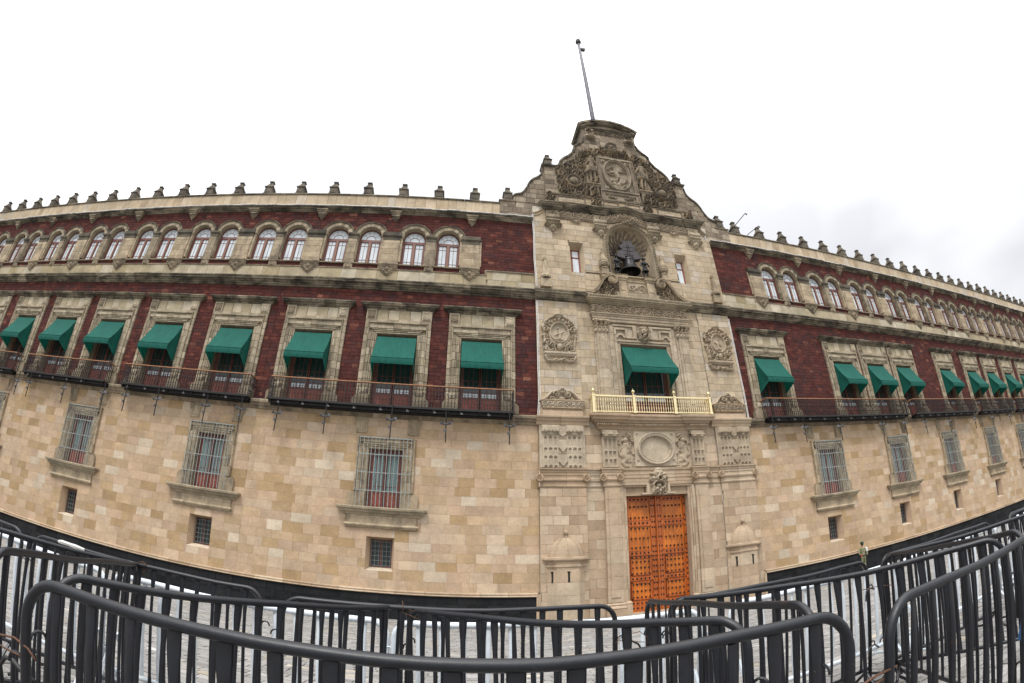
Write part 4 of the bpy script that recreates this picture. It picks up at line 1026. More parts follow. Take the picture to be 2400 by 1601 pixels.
# portal attic: strips, lions, oval ------------------------------------------
r = Relief(XC+2.12, XC+3.0, 7.42, 9.42, .02); r.rect(XC+2.16, XC+2.96, 7.44, 9.40, .12)
for k in range(3):
    x = XC+2.56-.23+.23*k
    for z0, z1 in ((7.5,7.84),(7.92,8.26),(8.34,8.9)): r.cut((abs(r.X-x) < .07) & (r.Z > z0) & (r.Z < z1), .06)
r.rect(XC+2.18, XC+2.94, 9.02, 9.32, .22)
for s in (-1, 1): r.ell(XC+2.56+s*.38, 9.12, .12, .10, .28)
r.ell(XC+2.56, 9.12, .3, .12, .28)
both(r, 'carved_strip', M['carving'], -.12)
m = MB(); m.newtone(); m.box(XC-2.2, XC+2.2, -.10, .03, 7.41, 9.42); m.build('attic_panel', M['portal'], palace)
r = Relief(XC-1.25, XC+1.25, 7.44, 9.36, .02)
r.rect(XC-1.19, XC+1.19, 7.47, 9.32, .08)
r.cut(((np.abs(r.X-XC) > .95) & (np.abs(r.X-XC) < 1.1) & (np.abs(r.Z-8.4) > .6) & (np.abs(r.Z-8.4) < .82)), .04)
r.ell(XC, 8.40, 1.08, .86, .16, flat=True); r.ring(XC, 8.40, 1.03, .82, .05, .20)
r.cut(((r.X-XC)/.92)**2+((r.Z-8.40)/.70)**2 < 1, .03)
for k in range(44):
    a = 2*PI*k/44; r.ell(XC+.90*math.cos(a), 8.40+.68*math.sin(a), .075, .035, .20, a+PI/2+.5)
r.build('oval_medallion', M['carving'], palace, -.10)
def lion():
    r = Relief(XC-2.14, XC-1.18, 7.42, 9.34, .02); o = XC-2.14
    q = random.Random(3)
    P = lambda u, v: (o+u, 7.46+v)
    r.stroke([P(.50,1.15),P(.42,.85),P(.34,.62)], .22, .20, .18)            # torso
    r.stroke([P(.34,.62),P(.46,.42),P(.28,.22),P(.40,.06),P(.58,.04)], .17, .07, .18)   # near hind leg
    r.stroke([P(.40,.66),P(.62,.50),P(.60,.28),P(.76,.30)], .12, .06, .13)
    r.stroke([P(.60,1.02),P(.74,.86),P(.86,.72)], .11, .06, .17); r.ell(*P(.88,.68), .09, .06, .16)
    r.stroke([P(.5,1.0),P(.62,.8),P(.5,.74)], .09, .06, .14)
    r.stroke([P(.24,.56),P(.12,.62),P(.10,.82),P(.22,1.06),P(.20,1.3),P(.12,1.38)], .045, .04, .12); r.ell(*P(.10,1.24), .10, .07, .12)
    r.ell(*P(.44,1.42), .17, .15, .24); r.ell(*P(.30,1.40), .12, .09, .22); r.ell(*P(.26,1.34), .06, .04, .24); r.ell(*P(.34,1.50), .03, .03, .28)
    for k in range(46):                                                      # mane of curls
        u, v = q.uniform(.36,.86), q.uniform(.98,1.78)
        if (u-.60)**2/.07 + (v-1.38)**2/.18 < 1 and not ((u-.32)**2+(v-1.40)**2 < .02): r.stroke([P(u,v),P(u+.05,v-.05),P(u+.03,v-.10)], .045, .025, .22)
    for k in range(12): r.ell(*P(.70+q.uniform(-.1,.2), .10+q.uniform(-.05,.4)), .08, .05, .06, q.uniform(0,3))
    r.H *= .62
    return r
both(lion(), 'carved_lion', M['carving'], -.10)
# balcony cornice --------------------------------------------------------------
m = MB()
P1 = [(.02,9.58),(.10,9.62),(.12,9.74),(.20,9.80),(.22,9.90),(.30,9.94),(.31,10.02),(.24,10.06),(.02,10.08)]
for s in (-1, 1):
    a, b_ = sx(3.62, 6.35, s); m.seg(P1, a, b_, YT, L=1.2, j=.002, yb=.1)
P2 = [(.02,9.40),(.12,9.44),(.15,9.54),(.22,9.57),(.22,9.70),(.34,9.74),(.36,9.82),(.52,9.86),(.54,9.98),(.62,10.02),(.63,10.12),(.55,10.16),(.02,10.17)]
m.tone = (.5,.5,.5); m.mould([(d-.02, z) for d, z in P2], XC-2.95, XC+2.95, -.06, yb=.1)
for s in (-1, 1): a, b_ = sx(2.1, 3.02, s); m.newtone(); m.mould([(d, z+.003) for d, z in P2], a, b_, -.12, yb=.1)
m.build('balcony_cornice', M['portal'], palace)
m = MB(); n = 62
for i in range(n):
    x = XC-3.25+6.5*(i+.5)/n; m.newtone(); m.box(x-.03, x+.03, -.50 if abs(x-XC) > 2.05 else -.42, -.2, 9.60, 9.69)
m.build('dentils', M['portal'], palace, kind='stuff')
# gilded balustrade --------------------------------------------------------------
bal = thing('gilded_balustrade', 'shiny gilded balustrade with ball finials on the tower balcony above the orange door', 'balustrade', (XC, -.62, 10.18))
m = MB(); W = 3.44
for x in (-W, -1.2, 1.2, W): m = MB(); m.box(x-.07, x+.07, -.07, .07, .1, .90); m.box(x-.09, x+.09, -.09, .09, 0, .1); m.box(x-.09, x+.09, -.09, .09, .90, .98); m.build('post', M['gold'], bal)
m = MB()
for z0, z1, e in ((.05,.10,.035),(.88,.96,.055)): m.box(-W, W, -e, e, z0, z1); m.box(-W-e, -W+e, 0, .5, z0, z1); m.box(W-e, W+e, 0, .5, z0, z1)
m.build('rail', M['gold'], bal)
prf = [(.001,.10),(.028,.10),(.028,.14),(.014,.17),(.030,.25),(.034,.30),(.014,.40),(.012,.46),(.030,.49),(.012,.52),(.014,.60),(.032,.68),(.028,.74),(.014,.82),(.028,.86),(.028,.88)]
q = MB(); q.lathe(prf, 0, 0, 6); gbm = q.mesh('baluster', True); gbm.materials.append(M['gold'])
pts = []
for a, b_ in ((-W, -1.2), (-1.2, 1.2), (1.2, W)):
    n = 17
    for i in range(1, n): pts.append((a+(b_-a)*i/n, 0))
for s in (-1, 1):
    for i in range(1, 4): pts.append((s*W, .5*i/4))
for x, y in pts: link('baluster', gbm, bal, loc=(x, y, 0))
for x in (-W, -1.2, 1.2, W):
    q = MB(); q.lathe([(.001,.98),(.07,.98),(.03,1.05),(.05,1.08),(.02,1.11)], x, 0, 8); q.ball((x,0,1.20), .105, 10); q.tube([(x,0,1.29),(x,0,1.40)], [.03,.005], 6); q.build('finial', M['gold'], bal, smooth=True)
# domed sentry boxes carved beside the door ---------------------------------------
for s in (-1, 1):
    cx = XC + s*4.99; m = MB()
    def oct_(r, z): return [(cx-r, YT, z), (cx-r*.60, YT-r*.46, z), (cx, YT-r*.462, z), (cx+r*.60, YT-r*.46, z), (cx+r, YT, z)]
    def octring(prof):
        L = [oct_(r, z) for r, z in prof]; v = [p for l in L for p in l]; f = []
        for i in range(len(L)-1):
            for k in range(4): f.append((5*i+k, 5*i+k+1, 5*i+6+k, 5*i+5+k))
        m.add(v, f)
    for k in range(4):
        z0, z1 = .0+.62*k, .62*(k+1); m.newtone(); octring([(.90,z0+.004),(.90,z1-.004)])
    m.newtone(); octring([(.90,2.48),(.90,2.58),(.99,2.60),(.99,2.68),(.91,2.70),(.91,2.84),(1.08,2.88),(1.19,2.94),(1.19,3.03),(.86,3.07)])
    m.build('sentry_turret', M['portal'], palace)
    m = MB(); m.tone = (.4,.4,.6)
    pr = [(.84*math.cos(t), 3.05+.98*math.sin(t)) for t in [PI/2*k/8 for k in range(9)]]
    m.lathe([(max(r_,.01), z) for r_, z in pr], cx, YT+.02, 14, PI, 2*PI, sy=.62)
    for k in range(0, 5):
        a = PI + PI*k/4; m.tube([(cx+.85*math.cos(t)*math.cos(a), YT+.02+.85*math.cos(t)*math.sin(a)*.62, 3.05+.99*math.sin(t)) for t in [PI/2*j/8 for j in range(9)]], .018, 4)
    m.lathe([(.001,4.0),(.08,4.0),(.05,4.08),(.09,4.12),(.04,4.14)], cx, YT-.08, 8); m.ball((cx, YT-.08, 4.25), .11, 8)
    m.build('turret_dome', M['portal'], palace, smooth=False)
    for dx, yy_ in (((-.70,-.25),(.03,-.418)) if s < 0 else ((-.68,-.27),(.25,-.418))):
        m = MB(); m.box(cx+dx-.05, cx+dx+.05, YT+yy_-.008, YT+yy_+.06, 1.86, 2.38); m.box(cx+dx-.08, cx+dx+.08, YT+yy_-.008, YT+yy_+.06, 2.32, 2.38); m.build('loophole', M['iron'], palace)
# the great door ----------------------------------------------------------------
for s in (-1, 1):
    m = MB(); y = .38
    a0, a1 = .035, 1.755
    def bx_(m, u0, u1, z0, z1, ya, yb): m.box(XC+s*u0, XC+s*u1, ya, yb, z0, z1)
    bx_(m, a0, .30, .04, 5.96, y, y+.1); bx_(m, a1-.13, a1, .04, 5.96, y, y+.1)
    for z0, z1 in ((.04,.60),(1.66,1.86),(2.94,3.16),(4.48,4.72),(5.76,5.96)): bx_(m, .30, a1-.13, z0, z1, y, y+.1)
    leaf = m.build('door_leaf', M['wood_rail'], palace)
    for z0, z1, fr in ((.60,1.66,1),(1.86,2.94,1),(3.16,4.48,0),(4.72,5.76,0)):
        q = MB(); 
        if fr: q.box(XC+s*.50, XC+s*(a1-.32), y+.025, y+.09, z0+.14, z1-.14)
        else: q.box(XC+s*.30, XC+s*(a1-.13), y+.045, y+.09, z0, z1)
        q.build('door_panel', M['wood_panel'], leaf)
        q = MB()
        if fr:
            for g_ in ((.30,.42),(a1-.25,a1-.13)): q.box(XC+s*g_[0], XC+s*g_[1], y+.05, y+.09, z0, z1)
            q.box(XC+s*.42, XC+s*(a1-.25), y+.05, y+.09, z0, z0+.08); q.box(XC+s*.42, XC+s*(a1-.25), y+.05, y+.09, z1-.08, z1)
            for u0, u1, za, zb in ((.44,.50,z0+.08,z1-.08),(a1-.32,a1-.26,z0+.08,z1-.08)): q.box(XC+s*u0, XC+s*u1, y-.02, y+.09, za, zb)
            q.box(XC+s*.44, XC+s*(a1-.26), y-.02, y+.09, z0+.08, z0+.14); q.box(XC+s*.44, XC+s*(a1-.26), y-.02, y+.09, z1-.14, z1-.08)
        else:
            for u0, u1 in ((.30,.34),(a1-.17,a1-.13)): q.box(XC+s*u0, XC+s*u1, y-.015, y+.05, z0, z1)
            q.box(XC+s*.30, XC+s*(a1-.13), y-.015, y+.05, z0, z0+.04); q.box(XC+s*.30, XC+s*(a1-.13), y-.015, y+.05, z1-.04, z1)
        q.build('panel_moulding', M['wood_rail'], leaf)
    q = MB()
    rows = [.25,.50,.80,1.12,1.45,1.76,2.02,2.32,2.62,2.84,3.06,3.34,3.82,4.32,4.60,4.88,5.45,5.82]
    for i, z in enumerate(rows):
        for k in range(5):
            q.ball((XC+s*(.52+.225*k), y-.015 if (z % 1) > .5 else y-.01, z), .052, 6, 1, .8)
        for u in (.11, .25, a1-.08): q.ball((XC+s*u, y-.005, z+.04), .048, 6, 1, .8)
    q.build('studs', M['iron'], leaf, kind='stuff')
m = MB(); m.box(XC-.035, XC+.05, .30, .48, .04, 5.96); m.build('door_stile', M['wood_rail'], palace)
m = MB(); m.box(8.9, 12.44, -.3, .55, -.02, .05); m.build('door_step', M['portal'], palace)

# main floor: cartouches and pedimented bases ------------------------------------
def cart():
    c = XC+4.98; r = Relief(c-.98, c+.98, 12.95, 16.0, .022)
    r.ell(c, 14.72, .60, .74, .10, flat=True); r.ring(c, 14.76, .50, .60, .045, .17); r.cut(((r.X-c)/.44)**2+((r.Z-14.76)/.54)**2 < 1, .05)
    q = random.Random(5)
    r.stroke([(c-.2,14.36),(c+.2,14.38)], .05, .05, .10); r.stroke([(c,14.4),(c-.04,14.7),(c+.08,14.95)], .10, .06, .15); r.stroke([(c-.02,14.7),(c-.25,14.85)], .06, .04, .13); r.stroke([(c+.05,14.7),(c+.25,14.6)], .06, .04, .13); r.ell(c+.08, 15.02, .07, .08, .15)
    for k in range(9): a = PI*(k+.5)/9; r.ell(c+.62*math.cos(a), 14.80+.74*math.sin(a), .10, .085, .20, a)
    for s in (-1, 1):
        r.spiral(c+s*.78, 14.95, .17, 1.4, PI*(s<0), s, .055, .20); r.spiral(c+s*.80, 14.50, .13, 1.3, PI*(s<0), s, .05, .18); r.spiral(c+s*.68, 15.42, .16, 1.4, PI*(s<0), -s, .05, .18)
        r.stroke([(c+s*.85,14.85),(c+s*.90,15.15),(c+s*.80,15.40),(c+s*.55,15.62),(c+s*.3,15.75)], .07, .05, .17)
        r.stroke([(c+s*.86,14.6),(c+s*.84,14.25),(c+s*.70,14.05)], .07, .06, .17); r.spiral(c+s*.66, 14.12, .19, 1.5, 0, s, .06, .22)
        r.stroke([(c+s*.78,13.95),(c+s*.76,13.70),(c+s*.5,13.66)], .06, .05, .17); r.spiral(c+s*.72, 13.80, .12, 1.2, 0, -s, .05, .18); r.spiral(c+s*.40, 13.98, .14, 1.3, 0, s, .05, .20); r.spiral(c+s*.38, 13.72, .12, 1.2, 2, s, .045, .17)
        r.stroke([(c+s*.84,13.34),(c+s*.70,13.10),(c+s*.40,13.08),(c+s*.20,13.2)], .07, .05, .17); r.spiral(c+s*.66, 13.22, .10, 1.2, 0, s, .04, .17); r.spiral(c+s*.24, 13.16, .11, 1.2, 0, -s, .045, .17)
        for k in range(6): r.ell(c+s*q.uniform(.15,.7), q.uniform(13.62,14.2), .09, .05, .16, q.uniform(0,3))
    r.ell(c, 15.82, .30, .10, .26); r.ell(c, 15.72, .16, .12, .2); r.ell(c, 13.92, .17, .22, .20); r.ell(c, 13.12, .12, .12, .2)
    r.rect(c-.87, c+.87, 13.46, 13.60, .17); r.rect(c-.84, c+.84, 13.38, 13.46, .12)
    return r
both(cart(), 'carved_cartouche', M['carving'], YT)
def ped():
    c = XC+4.98; r = Relief(c-1.2, c+1.2, 10.80, 11.72, .022)
    for s in (-1, 1):
        r.stroke([(c+s*1.10,10.86),(c+s*.85,11.0),(c+s*.60,11.28),(c+s*.38,11.42)], .09, .07, .20); r.spiral(c+s*.30, 11.22, .15, 1.3, 0, s, .05, .20); r.spiral(c+s*.5, 10.96, .12, 1.2, 0, s, .045, .15)
        r.ell(c+s*.14, 11.42, .10, .07, .2)
    r.ell(c, 11.5, .13, .12, .24); r.ell(c, 11.34, .22, .08, .18); r.ell(c, 11.0, .2, .1, .14); r.rect(c-1.1, c+1.1, 10.80, 10.86, .12)
    return r
both(ped(), 'carved_pediment', M['carving'], YT)
def pedf():
    c = XC+4.98; r = Relief(c-1.15, c+1.15, 10.52, 10.82, .022); r.scroll_frieze(c-1.1, c+1.1, 10.67, .28, 8, .07); return r
both(pedf(), 'carved_band', M['carving'], YT-.20)
for s in (-1, 1):
    m = MB(); a, b_ = sx(3.98, 5.98, s); m.newtone(); m.box(a-.06, b_+.06, YT-.14, YT, 10.08, 10.34); m.newtone(); m.box(a, b_, YT-.08, YT, 10.34, 10.46); m.newtone(); m.box(a-.04, b_+.04, YT-.20, YT, 10.46, 10.84)
    m.mould([(.02,10.84),(.05,10.86),(.05,10.90),(.0,10.91)], a-.04, b_+.04, YT-.20, yb=.2); m.build('pediment_base', M['portal'], palace)
# central window: pilasters, capitals, entablature, moulded frame -------------------
m = MB()
pil(m, 2.24, 2.86, -.26, 10.6, 14.96, h=.55); pil(m, 2.10, 2.96, -.19, 10.2, 15.7, h=.5, panel=False)
pil(m, 1.80, 2.08, -.16, 10.2, 15.5, h=.5, panel=False); pil(m, 1.66, 1.80, -.22, 10.2, 14.9, h=.5, panel=False); pil(m, 1.45, 1.66, -.12, 10.2, 14.4, h=.5, panel=False)
for s in (-1, 1): a, b_ = sx(2.12, 2.98, s); m.newtone(); m.box(a, b_, -.44, 0, 10.17, 10.58)
m.newtone(); m.box(XC-2.1, XC+2.1, -.10, .03, 14.36, 15.72)
for z0, z1, y, w in ((14.38,14.48,-.14,1.62),(14.50,14.60,-.20,1.68)): m.newtone(); m.box(XC-w, XC+w, y, 0, z0, z1)
for s in (-1, 1):
    for a, b_, z0, z1, y in ((.42,.62,14.72,15.5,-.22),(.62,1.05,14.70,14.80,-.225),(1.0,1.12,14.72,15.30,-.230),(1.12,1.80,15.22,15.34,-.235),(1.68,1.80,14.9,15.3,-.243),(.40,1.85,15.46,15.56,-.20)):
        x0, x1 = sx(a, b_, s); m.newtone(); m.box(x0, x1, y, 0, z0, z1)
    m.tone = (.5,.5,.5); cxx = XC+s*1.42; m.strip([(x, z) for x, z in arc(cxx, 14.72, .17, 0, PI, 10)], [(x, z) for x, z in arc(cxx, 14.72, .27, 0, PI, 10)], -.24, 0)
m.newtone(); m.mould([(.02,15.64),(.05,15.68),(.05,15.82),(.09,15.84),(.09,15.98),(.13,16.0),(.13,16.08),(.18,16.10),(.18,16.16),(.0,16.18)], XC-2.95, XC+2.95, -.22, yb=.2)
m.newtone(); m.box(XC-2.98, XC+2.98, -.24, 0, 16.16, 16.76)
m.build('window_surround', M['carving'], palace)
r = Relief(XC-3.05, XC+3.05, 16.30, 16.92, .022); r.scroll_frieze(XC-3.0, XC+3.0, 16.61, .56, 13, .12); r.build('scroll_frieze', M['carving'], palace, -.23).location = (0, 0, -.14)
m = MB(); MC = [(.02,16.74),(.08,16.75),(.10,16.80),(.18,16.82),(.20,16.87),(.30,16.89),(.32,16.94),(.40,16.96),(.41,17.02),(.34,17.05),(.02,17.06)]
m.tone = (.45,.5,.5); m.mould(MC, XC-2.95, XC+2.95, -.26, yb=.3)
m.build('window_cornice', M['trim'], palace)
r = Relief(XC-3.3, XC+3.3, 17.42, 17.62, .022); r.rect(XC-3.25, XC+3.25, 17.44, 17.58, .05)
for k in range(44): r.ell(XC-3.2+6.4*(k+.5)/44, 17.51, .05, .05, .10)
r.build('guilloche_band', M['trim'], palace, -.58).location = (0, 0, -.36)
m = MB(); m.newtone(); m.box(XC-3.25, XC+3.25, -.58, 0, 17.06, 17.24); m.box(XC-3.2, XC+3.2, -.3, 0, 17.24, 17.7); m.build('cornice_top', M['trim'], palace)
for s in (-1, 1):       # side runs of the tower's cornice
    a, b_ = sx(3.05, 6.30, s); m = MB(); m.seg(CORN, a, b_, YT, L=1.1, j=.008, yb=.1)
    m.build('main_cornice', M['cornice'], palace)
r = Relief(XC+2.05, XC+3.05, 15.0, 15.86, .02); c = XC+2.55
r.rect(c-.30, c+.30, 15.03, 15.10, .06)
for k in range(4): x = c-.33+.22*k; r.stroke([(x, 15.10),(x*.97+c*.03, 15.32)], .09, .07, .12); r.ell(x, 15.34, .10, .06, .17)
for k in range(3): x = c-.25+.25*k; r.stroke([(x, 15.2),(x, 15.5)], .09, .07, .10); r.ell(x, 15.52, .11, .06, .17)
for s in (-1, 1): r.spiral(c+s*.36, 15.64, .11, 1.3, 0, s, .045, .2)
r.rect(c-.46, c+.46, 15.72, 15.80, .16); r.ell(c, 15.70, .1, .08, .22)
[setattr(k_, 'location', (0,0,-.08)) for k_ in both(r, 'carved_capital', M['carving'], -.22)]
r = Relief(XC-.42, XC+.42, 14.42, 15.52, .02); c = XC
r.ell(c, 15.12, .20, .22, .26); r.ell(c, 15.36, .28, .10, .2)
for s in (-1, 1): r.spiral(c+s*.24, 15.10, .14, 1.3, 0, s, .045, .24); r.stroke([(c+s*.30,15.0),(c+s*.24,14.75),(c+s*.08,14.62)], .06, .04, .24); r.ell(c+s*.08, 15.16, .04, .03, .32); r.spiral(c+s*.18, 14.72, .10, 1.2, 0, -s, .04, .22)
r.stroke([(c,15.18),(c,15.02)], .04, .04, .34); r.ell(c, 14.86, .12, .12, .3); r.ell(c, 14.58, .08, .1, .26)
r.build('grotesque_mask', M['carving'], palace, -.2)
m = MB(); lining(m, 9.22, 12.12, 10.17, 14.36, -.1, .5); m.build('window_jamb', M['carving'], palace)
o = french_window(1.45, 10.17, 14.36, 11.15); o.location = (XC, 0, 0)

# volutes, pedestal and bell niche ------------------------------------------------
for s in (-1, 1):
    m = MB(); m.tone = (.35,.5,.5)
    pth = [(3.36,17.30),(2.95,17.40),(2.62,17.64),(2.38,18.02),(2.16,18.42),(1.88,18.68),(1.62,18.74)]
    sp_ = []
    for i in range(15): a = PI/2 - i*.42; R = .34*(1-i/19); sp_.append((1.62 - math.cos(a)*R*1.0, 18.40+math.sin(a)*R))
    for (w0, w1, y0, y1) in ((-.03,.09,-.80,-.05),):
        full = pth + sp_[1:]
        inn, out = [], []
        for i, (u, z) in enumerate(full):
            u0, z0_ = full[max(0,i-1)]; u1, z1_ = full[min(len(full)-1,i+1)]; dx, dz = u1-u0, z1_-z0_; L = math.hypot(dx, dz)+1e-9; nx_, nz_ = dz/L, -dx/L
            t = 1-.45*max(0, (i-6)/15)
            inn.append((XC+s*(u-nx_*.08*t), z-nz_*.08*t)); out.append((XC+s*(u+nx_*.08*t), z+nz_*.08*t))
        m.strip(inn, out, -.55, -.06)
    for du in (-.05, .05): m.tube([(XC+s*(u+du*.6), -.56, z+du) for u, z in full], .03, 4)
    cc = [(XC+s*1.62+.27*math.cos(a), 18.40+.27*math.sin(a)) for a in [2*PI*k/14 for k in range(14)]]
    m.prism(cc, -.50, -.08)
    m.build('volute_scroll', M['pier'], palace)
r = Relief(XC+1.3, XC+2.6, 17.64, 18.7, .022)
for k, (u, z) in enumerate(((2.2,17.85),(1.9,18.05),(1.6,17.85),(2.0,18.35),(1.55,18.2))): r.leafy(XC+u, z, .26, k+20, .16)
[setattr(k_, 'location', (0,0,-.25)) for k_ in both(r, 'carved_foliage', M['gable_carving'], -.22)]
m = MB(); m.newtone(); m.box(XC-1.5, XC+1.5, -.20, 0, 17.4, 18.55); 
for s in (-1, 1):
    a, b_ = sx(.68, 1.18, s); m.newtone(); m.box(a, b_, -.33, 0, 17.4, 18.5); x0, x1 = a+.1, b_-.1; m.box(x0, x1, -.36, -.3, 17.82, 18.35)
    m.newtone(); m.mould([(.02,18.48),(.06,18.52),(.07,18.62),(.12,18.66),(.13,18.78),(.08,18.84),(.14,18.9),(.0,18.95)], a, b_, -.31, yb=.3)
m.newtone(); m.mould([(.02,18.48),(.05,18.52),(.05,18.64),(.10,18.68),(.0,18.76)], XC-.68, XC+.68, -.20, yb=.2)
m.build('bell_pedestal', M['pier'], palace)
r = Relief(XC-.62, XC+.62, 17.78, 18.42, .022); r.rect(XC-.58, XC+.58, 17.80, 18.38, .02)
for s in (-1, 1): r.spiral(XC+s*.34, 18.1, .2, 1.4, 0, s, .05, .10); r.ell(XC+s*.15, 18.22, .1, .05, .1, s*.5); r.ell(XC+s*.45, 17.92, .1, .05, .1, s*.5)
r.ell(XC, 18.08, .1, .16, .12); r.build('carved_panel', M['carving'], palace, -.20)
m = MB(); NC, NZ, NR = XC, 21.40, 1.46
pr = []; na = 24; v = []; f = []
for j in range(9):
    z = 18.9 + (NZ-18.9)*j/8
    for k in range(na+1): a = PI*k/na; v.append((NC+NR*math.cos(a), -.05+1.05*math.sin(a), z))
for j in range(1, 11):
    t = PI/2*j/10
    for k in range(na+1): a = PI*k/na; v.append((NC+NR*math.cos(a)*math.cos(t), -.05+1.05*math.sin(a)*math.cos(t), NZ+NR*math.sin(t)))
for j in range(18):
    for k in range(na): f.append((j*(na+1)+k, j*(na+1)+k+1, (j+1)*(na+1)+k+1, (j+1)*(na+1)+k))
m.tone = (.3,.4,.5); m.add(v, f); m.box(NC-NR, NC+NR, -.3, 1.05, 18.84, 18.9)
m.build('bell_niche', M['tower'], palace, smooth=True)
m = MB()        # wavy rays cut round the shell of the niche
for k in range(15):
    a = PI*(k+.5)/15*1.16 - .25
    for sd in (-.05, .05):
        pts = []
        for i in range(12):
            rr = .55 + (.95 if k % 2 else .80)*i/11; w_ = .05*math.sin(i*1.15); 
            x = rr*math.cos(a) - math.sin(a)*(w_+sd); z = rr*math.sin(a) + math.cos(a)*(w_+sd)
            # put on the curved wall
            if z <= 0: xx = max(-.999, min(.999, x/NR)); y = -.05+1.05*math.sqrt(1-xx*xx)
            else: q_ = min(.98, math.hypot(x, z)/NR); y = -.05+1.05*math.sqrt(max(0, 1-q_*q_))
            if abs(x) < NR*.985: pts.append((NC+x, y-.02, NZ-.35+z if False else NZ+z))
        if len(pts) > 3: m.tube(pts, .018, 4)
m.build('wavy_rays', M['dark_wood'], palace)
m = MB(); m.tone = (.5,.5,.5)
sq = []
A_ = arc(NC, NZ, NR, 0, PI, 24); B_ = []
for x, z in A_:
    dx, dz = x-NC, z-NZ; k_ = min(1.50/abs(dx) if abs(dx) > 1e-6 else 99, 1.56/abs(dz) if abs(dz) > 1e-6 else 99); B_.append((NC+dx*k_, NZ+dz*k_))
m.strip(A_, B_, YT, .05); m.build('niche_spandrel', M['tower'], palace)
r = Relief(NC-1.95, NC+1.95, 18.9, 23.4, .025)
pts = [(NC-1.62, 18.95), (NC-1.62, NZ)] ; r.stroke(pts, .17, .17, .10); r.stroke([(NC+1.62, 18.95),(NC+1.62, NZ)], .17, .17, .10); r.stroke(arc(NC, NZ, 1.62, 0, PI, 30), .17, .17, .10)
for k in range(24):
    z = 19.0+2.4*k/24
    for s in (-1, 1): r.ell(NC+s*1.62, z, .12, .05, .20, s*.8 if k % 2 else -s*.8)
for k in range(42): a = PI*k/41; r.ell(NC+1.62*math.cos(a), NZ+1.62*math.sin(a), .12, .05, .20, a+(.8 if k % 2 else -.8))
for k in range(6): r.ell(NC-.3+.12*k, 23.05+.08*math.sin(k), .12, .1, .26)
r.ell(NC, 23.12, .16, .16, .3)
r.build('niche_garland', M['trim'], palace, YT)
# urn finials beside the niche, obelisks at the tower corners
for s in (-1, 1):
    m = MB(); m.newtone(); x = XC+s*1.98; y = -.32
    m.box(x-.26, x+.26, y-.2, -.1, 18.55, 18.75); m.box(x-.30, x+.30, y-.24, -.1, 18.75, 18.85); m.box(x-.22,x+.22,y-.18,-.1,18.85,19.15)
    m.lathe([(.18,19.15),(.24,19.2),(.24,19.28),(.15,19.32),(.30,19.42),(.33,19.6),(.28,19.7),(.30,19.76),(.24,19.95),(.16,20.05),(.10,20.3),(.13,20.45),(.07,20.5),(.09,20.62),(.10,20.7),(.02,20.82)], x, y, 10)
    for k in range(8): a = PI+PI*k/7; m.tube([(x+.2*math.cos(a), y+.2*math.sin(a), 19.36),(x+.33*math.cos(a), y+.33*math.sin(a), 19.58)], .035, 4)
    m.build('stone_urn', M['pier'], palace)
    m = MB(); m.newtone(); x = XC+s*5.62; y = -.30
    m.box(x-.32, x+.32, y-.12, -.1, 17.6, 18.12); m.box(x-.26, x+.26, y-.1, -.1, 18.12, 18.18); m.lathe([(.30,18.18),(.34,18.3),(.28,18.44),(.22,18.46)], x, y+.05, 10)
    v = [(x-.20,y-.13,18.46),(x+.20,y-.13,18.46),(x+.20,y+.2,18.46),(x-.20,y+.2,18.46),(x-.06,y-.0,19.55),(x+.06,y-.0,19.55),(x+.06,y+.14,19.55),(x-.06,y+.14,19.55)]
    m.add(v, [(0,1,5,4),(1,2,6,5),(3,0,4,7),(4,5,6,7)]); m.box(x-.10,x+.10,y-.03,y+.17,19.55,19.62); m.ball((x,y+.07,19.70),.09,6)
    m.build('stone_obelisk', M['pier'], palace)
    # slit window, splayed
    cx = XC+s*3.57; m = MB(); m.newtone()
    w, wi = .44, .27; z0, z1 = 18.9, 21.15
    for q in (-1, 1): m.poly([(cx+q*w,YT,z0),(cx+q*w,YT,z1),(cx+q*wi,.30,20.82),(cx+q*wi,.30,19.0)])
    m.newtone(); m.poly([(cx-w,YT,z1),(cx+w,YT,z1),(cx+wi,.30,20.82),(cx-wi,.30,20.82)]); m.poly([(cx-w,YT,z0),(cx+w,YT,z0),(cx+wi,.30,19.0),(cx-wi,.30,19.0)])
    m.build('splayed_reveal', M['tower'], palace)
    m = MB()
    for q in (-1, 1): m.box(cx+q*.27, cx+q*.19, .27, .34, 19.0, 20.82)
    for z in (19.0, 20.22, 20.76): m.box(cx-.27, cx+.27, .27, .34, z, z+.07)
    o = m.build('slit_window', M['door_red'], palace)
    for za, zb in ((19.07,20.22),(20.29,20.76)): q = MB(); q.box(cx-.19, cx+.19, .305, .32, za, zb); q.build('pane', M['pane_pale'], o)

# bell, yoke, atlantes
bell = thing('bell', 'large dark bronze bell hanging in the arched niche of the tower', 'bell', (XC-.05, .22, 19.55))
m = MB(); pr = [(.001,1.08),(.22,1.07),(.32,1.0),(.36,.90),(.37,.70),(.40,.48),(.46,.30),(.55,.16),(.64,.07),(.68,.0),(.65,-.02),(.60,.02),(.48,.2),(.36,.4),(.33,.9),(.001,1.0)]
m.lathe(pr, 0, 0, 28); m.lathe([(.415,.46),(.43,.44),(.42,.42)], 0, 0, 28); m.lathe([(.385,.84),(.395,.82),(.385,.80)], 0, 0, 28); m.build('bell_body', M['bronze'], bell, smooth=True)
m = MB(); m.tube([(0,0,.9),(0,-.02,.02)], [.02,.04], 6); m.ball((0,-.02,-.02), .09, 8); m.tube([(0,-.02,-.05),(.05,-.1,-.35),(.3,-.15,-.62)], .012, 4); m.build('clapper', M['gold'] if False else M['iron'], bell)
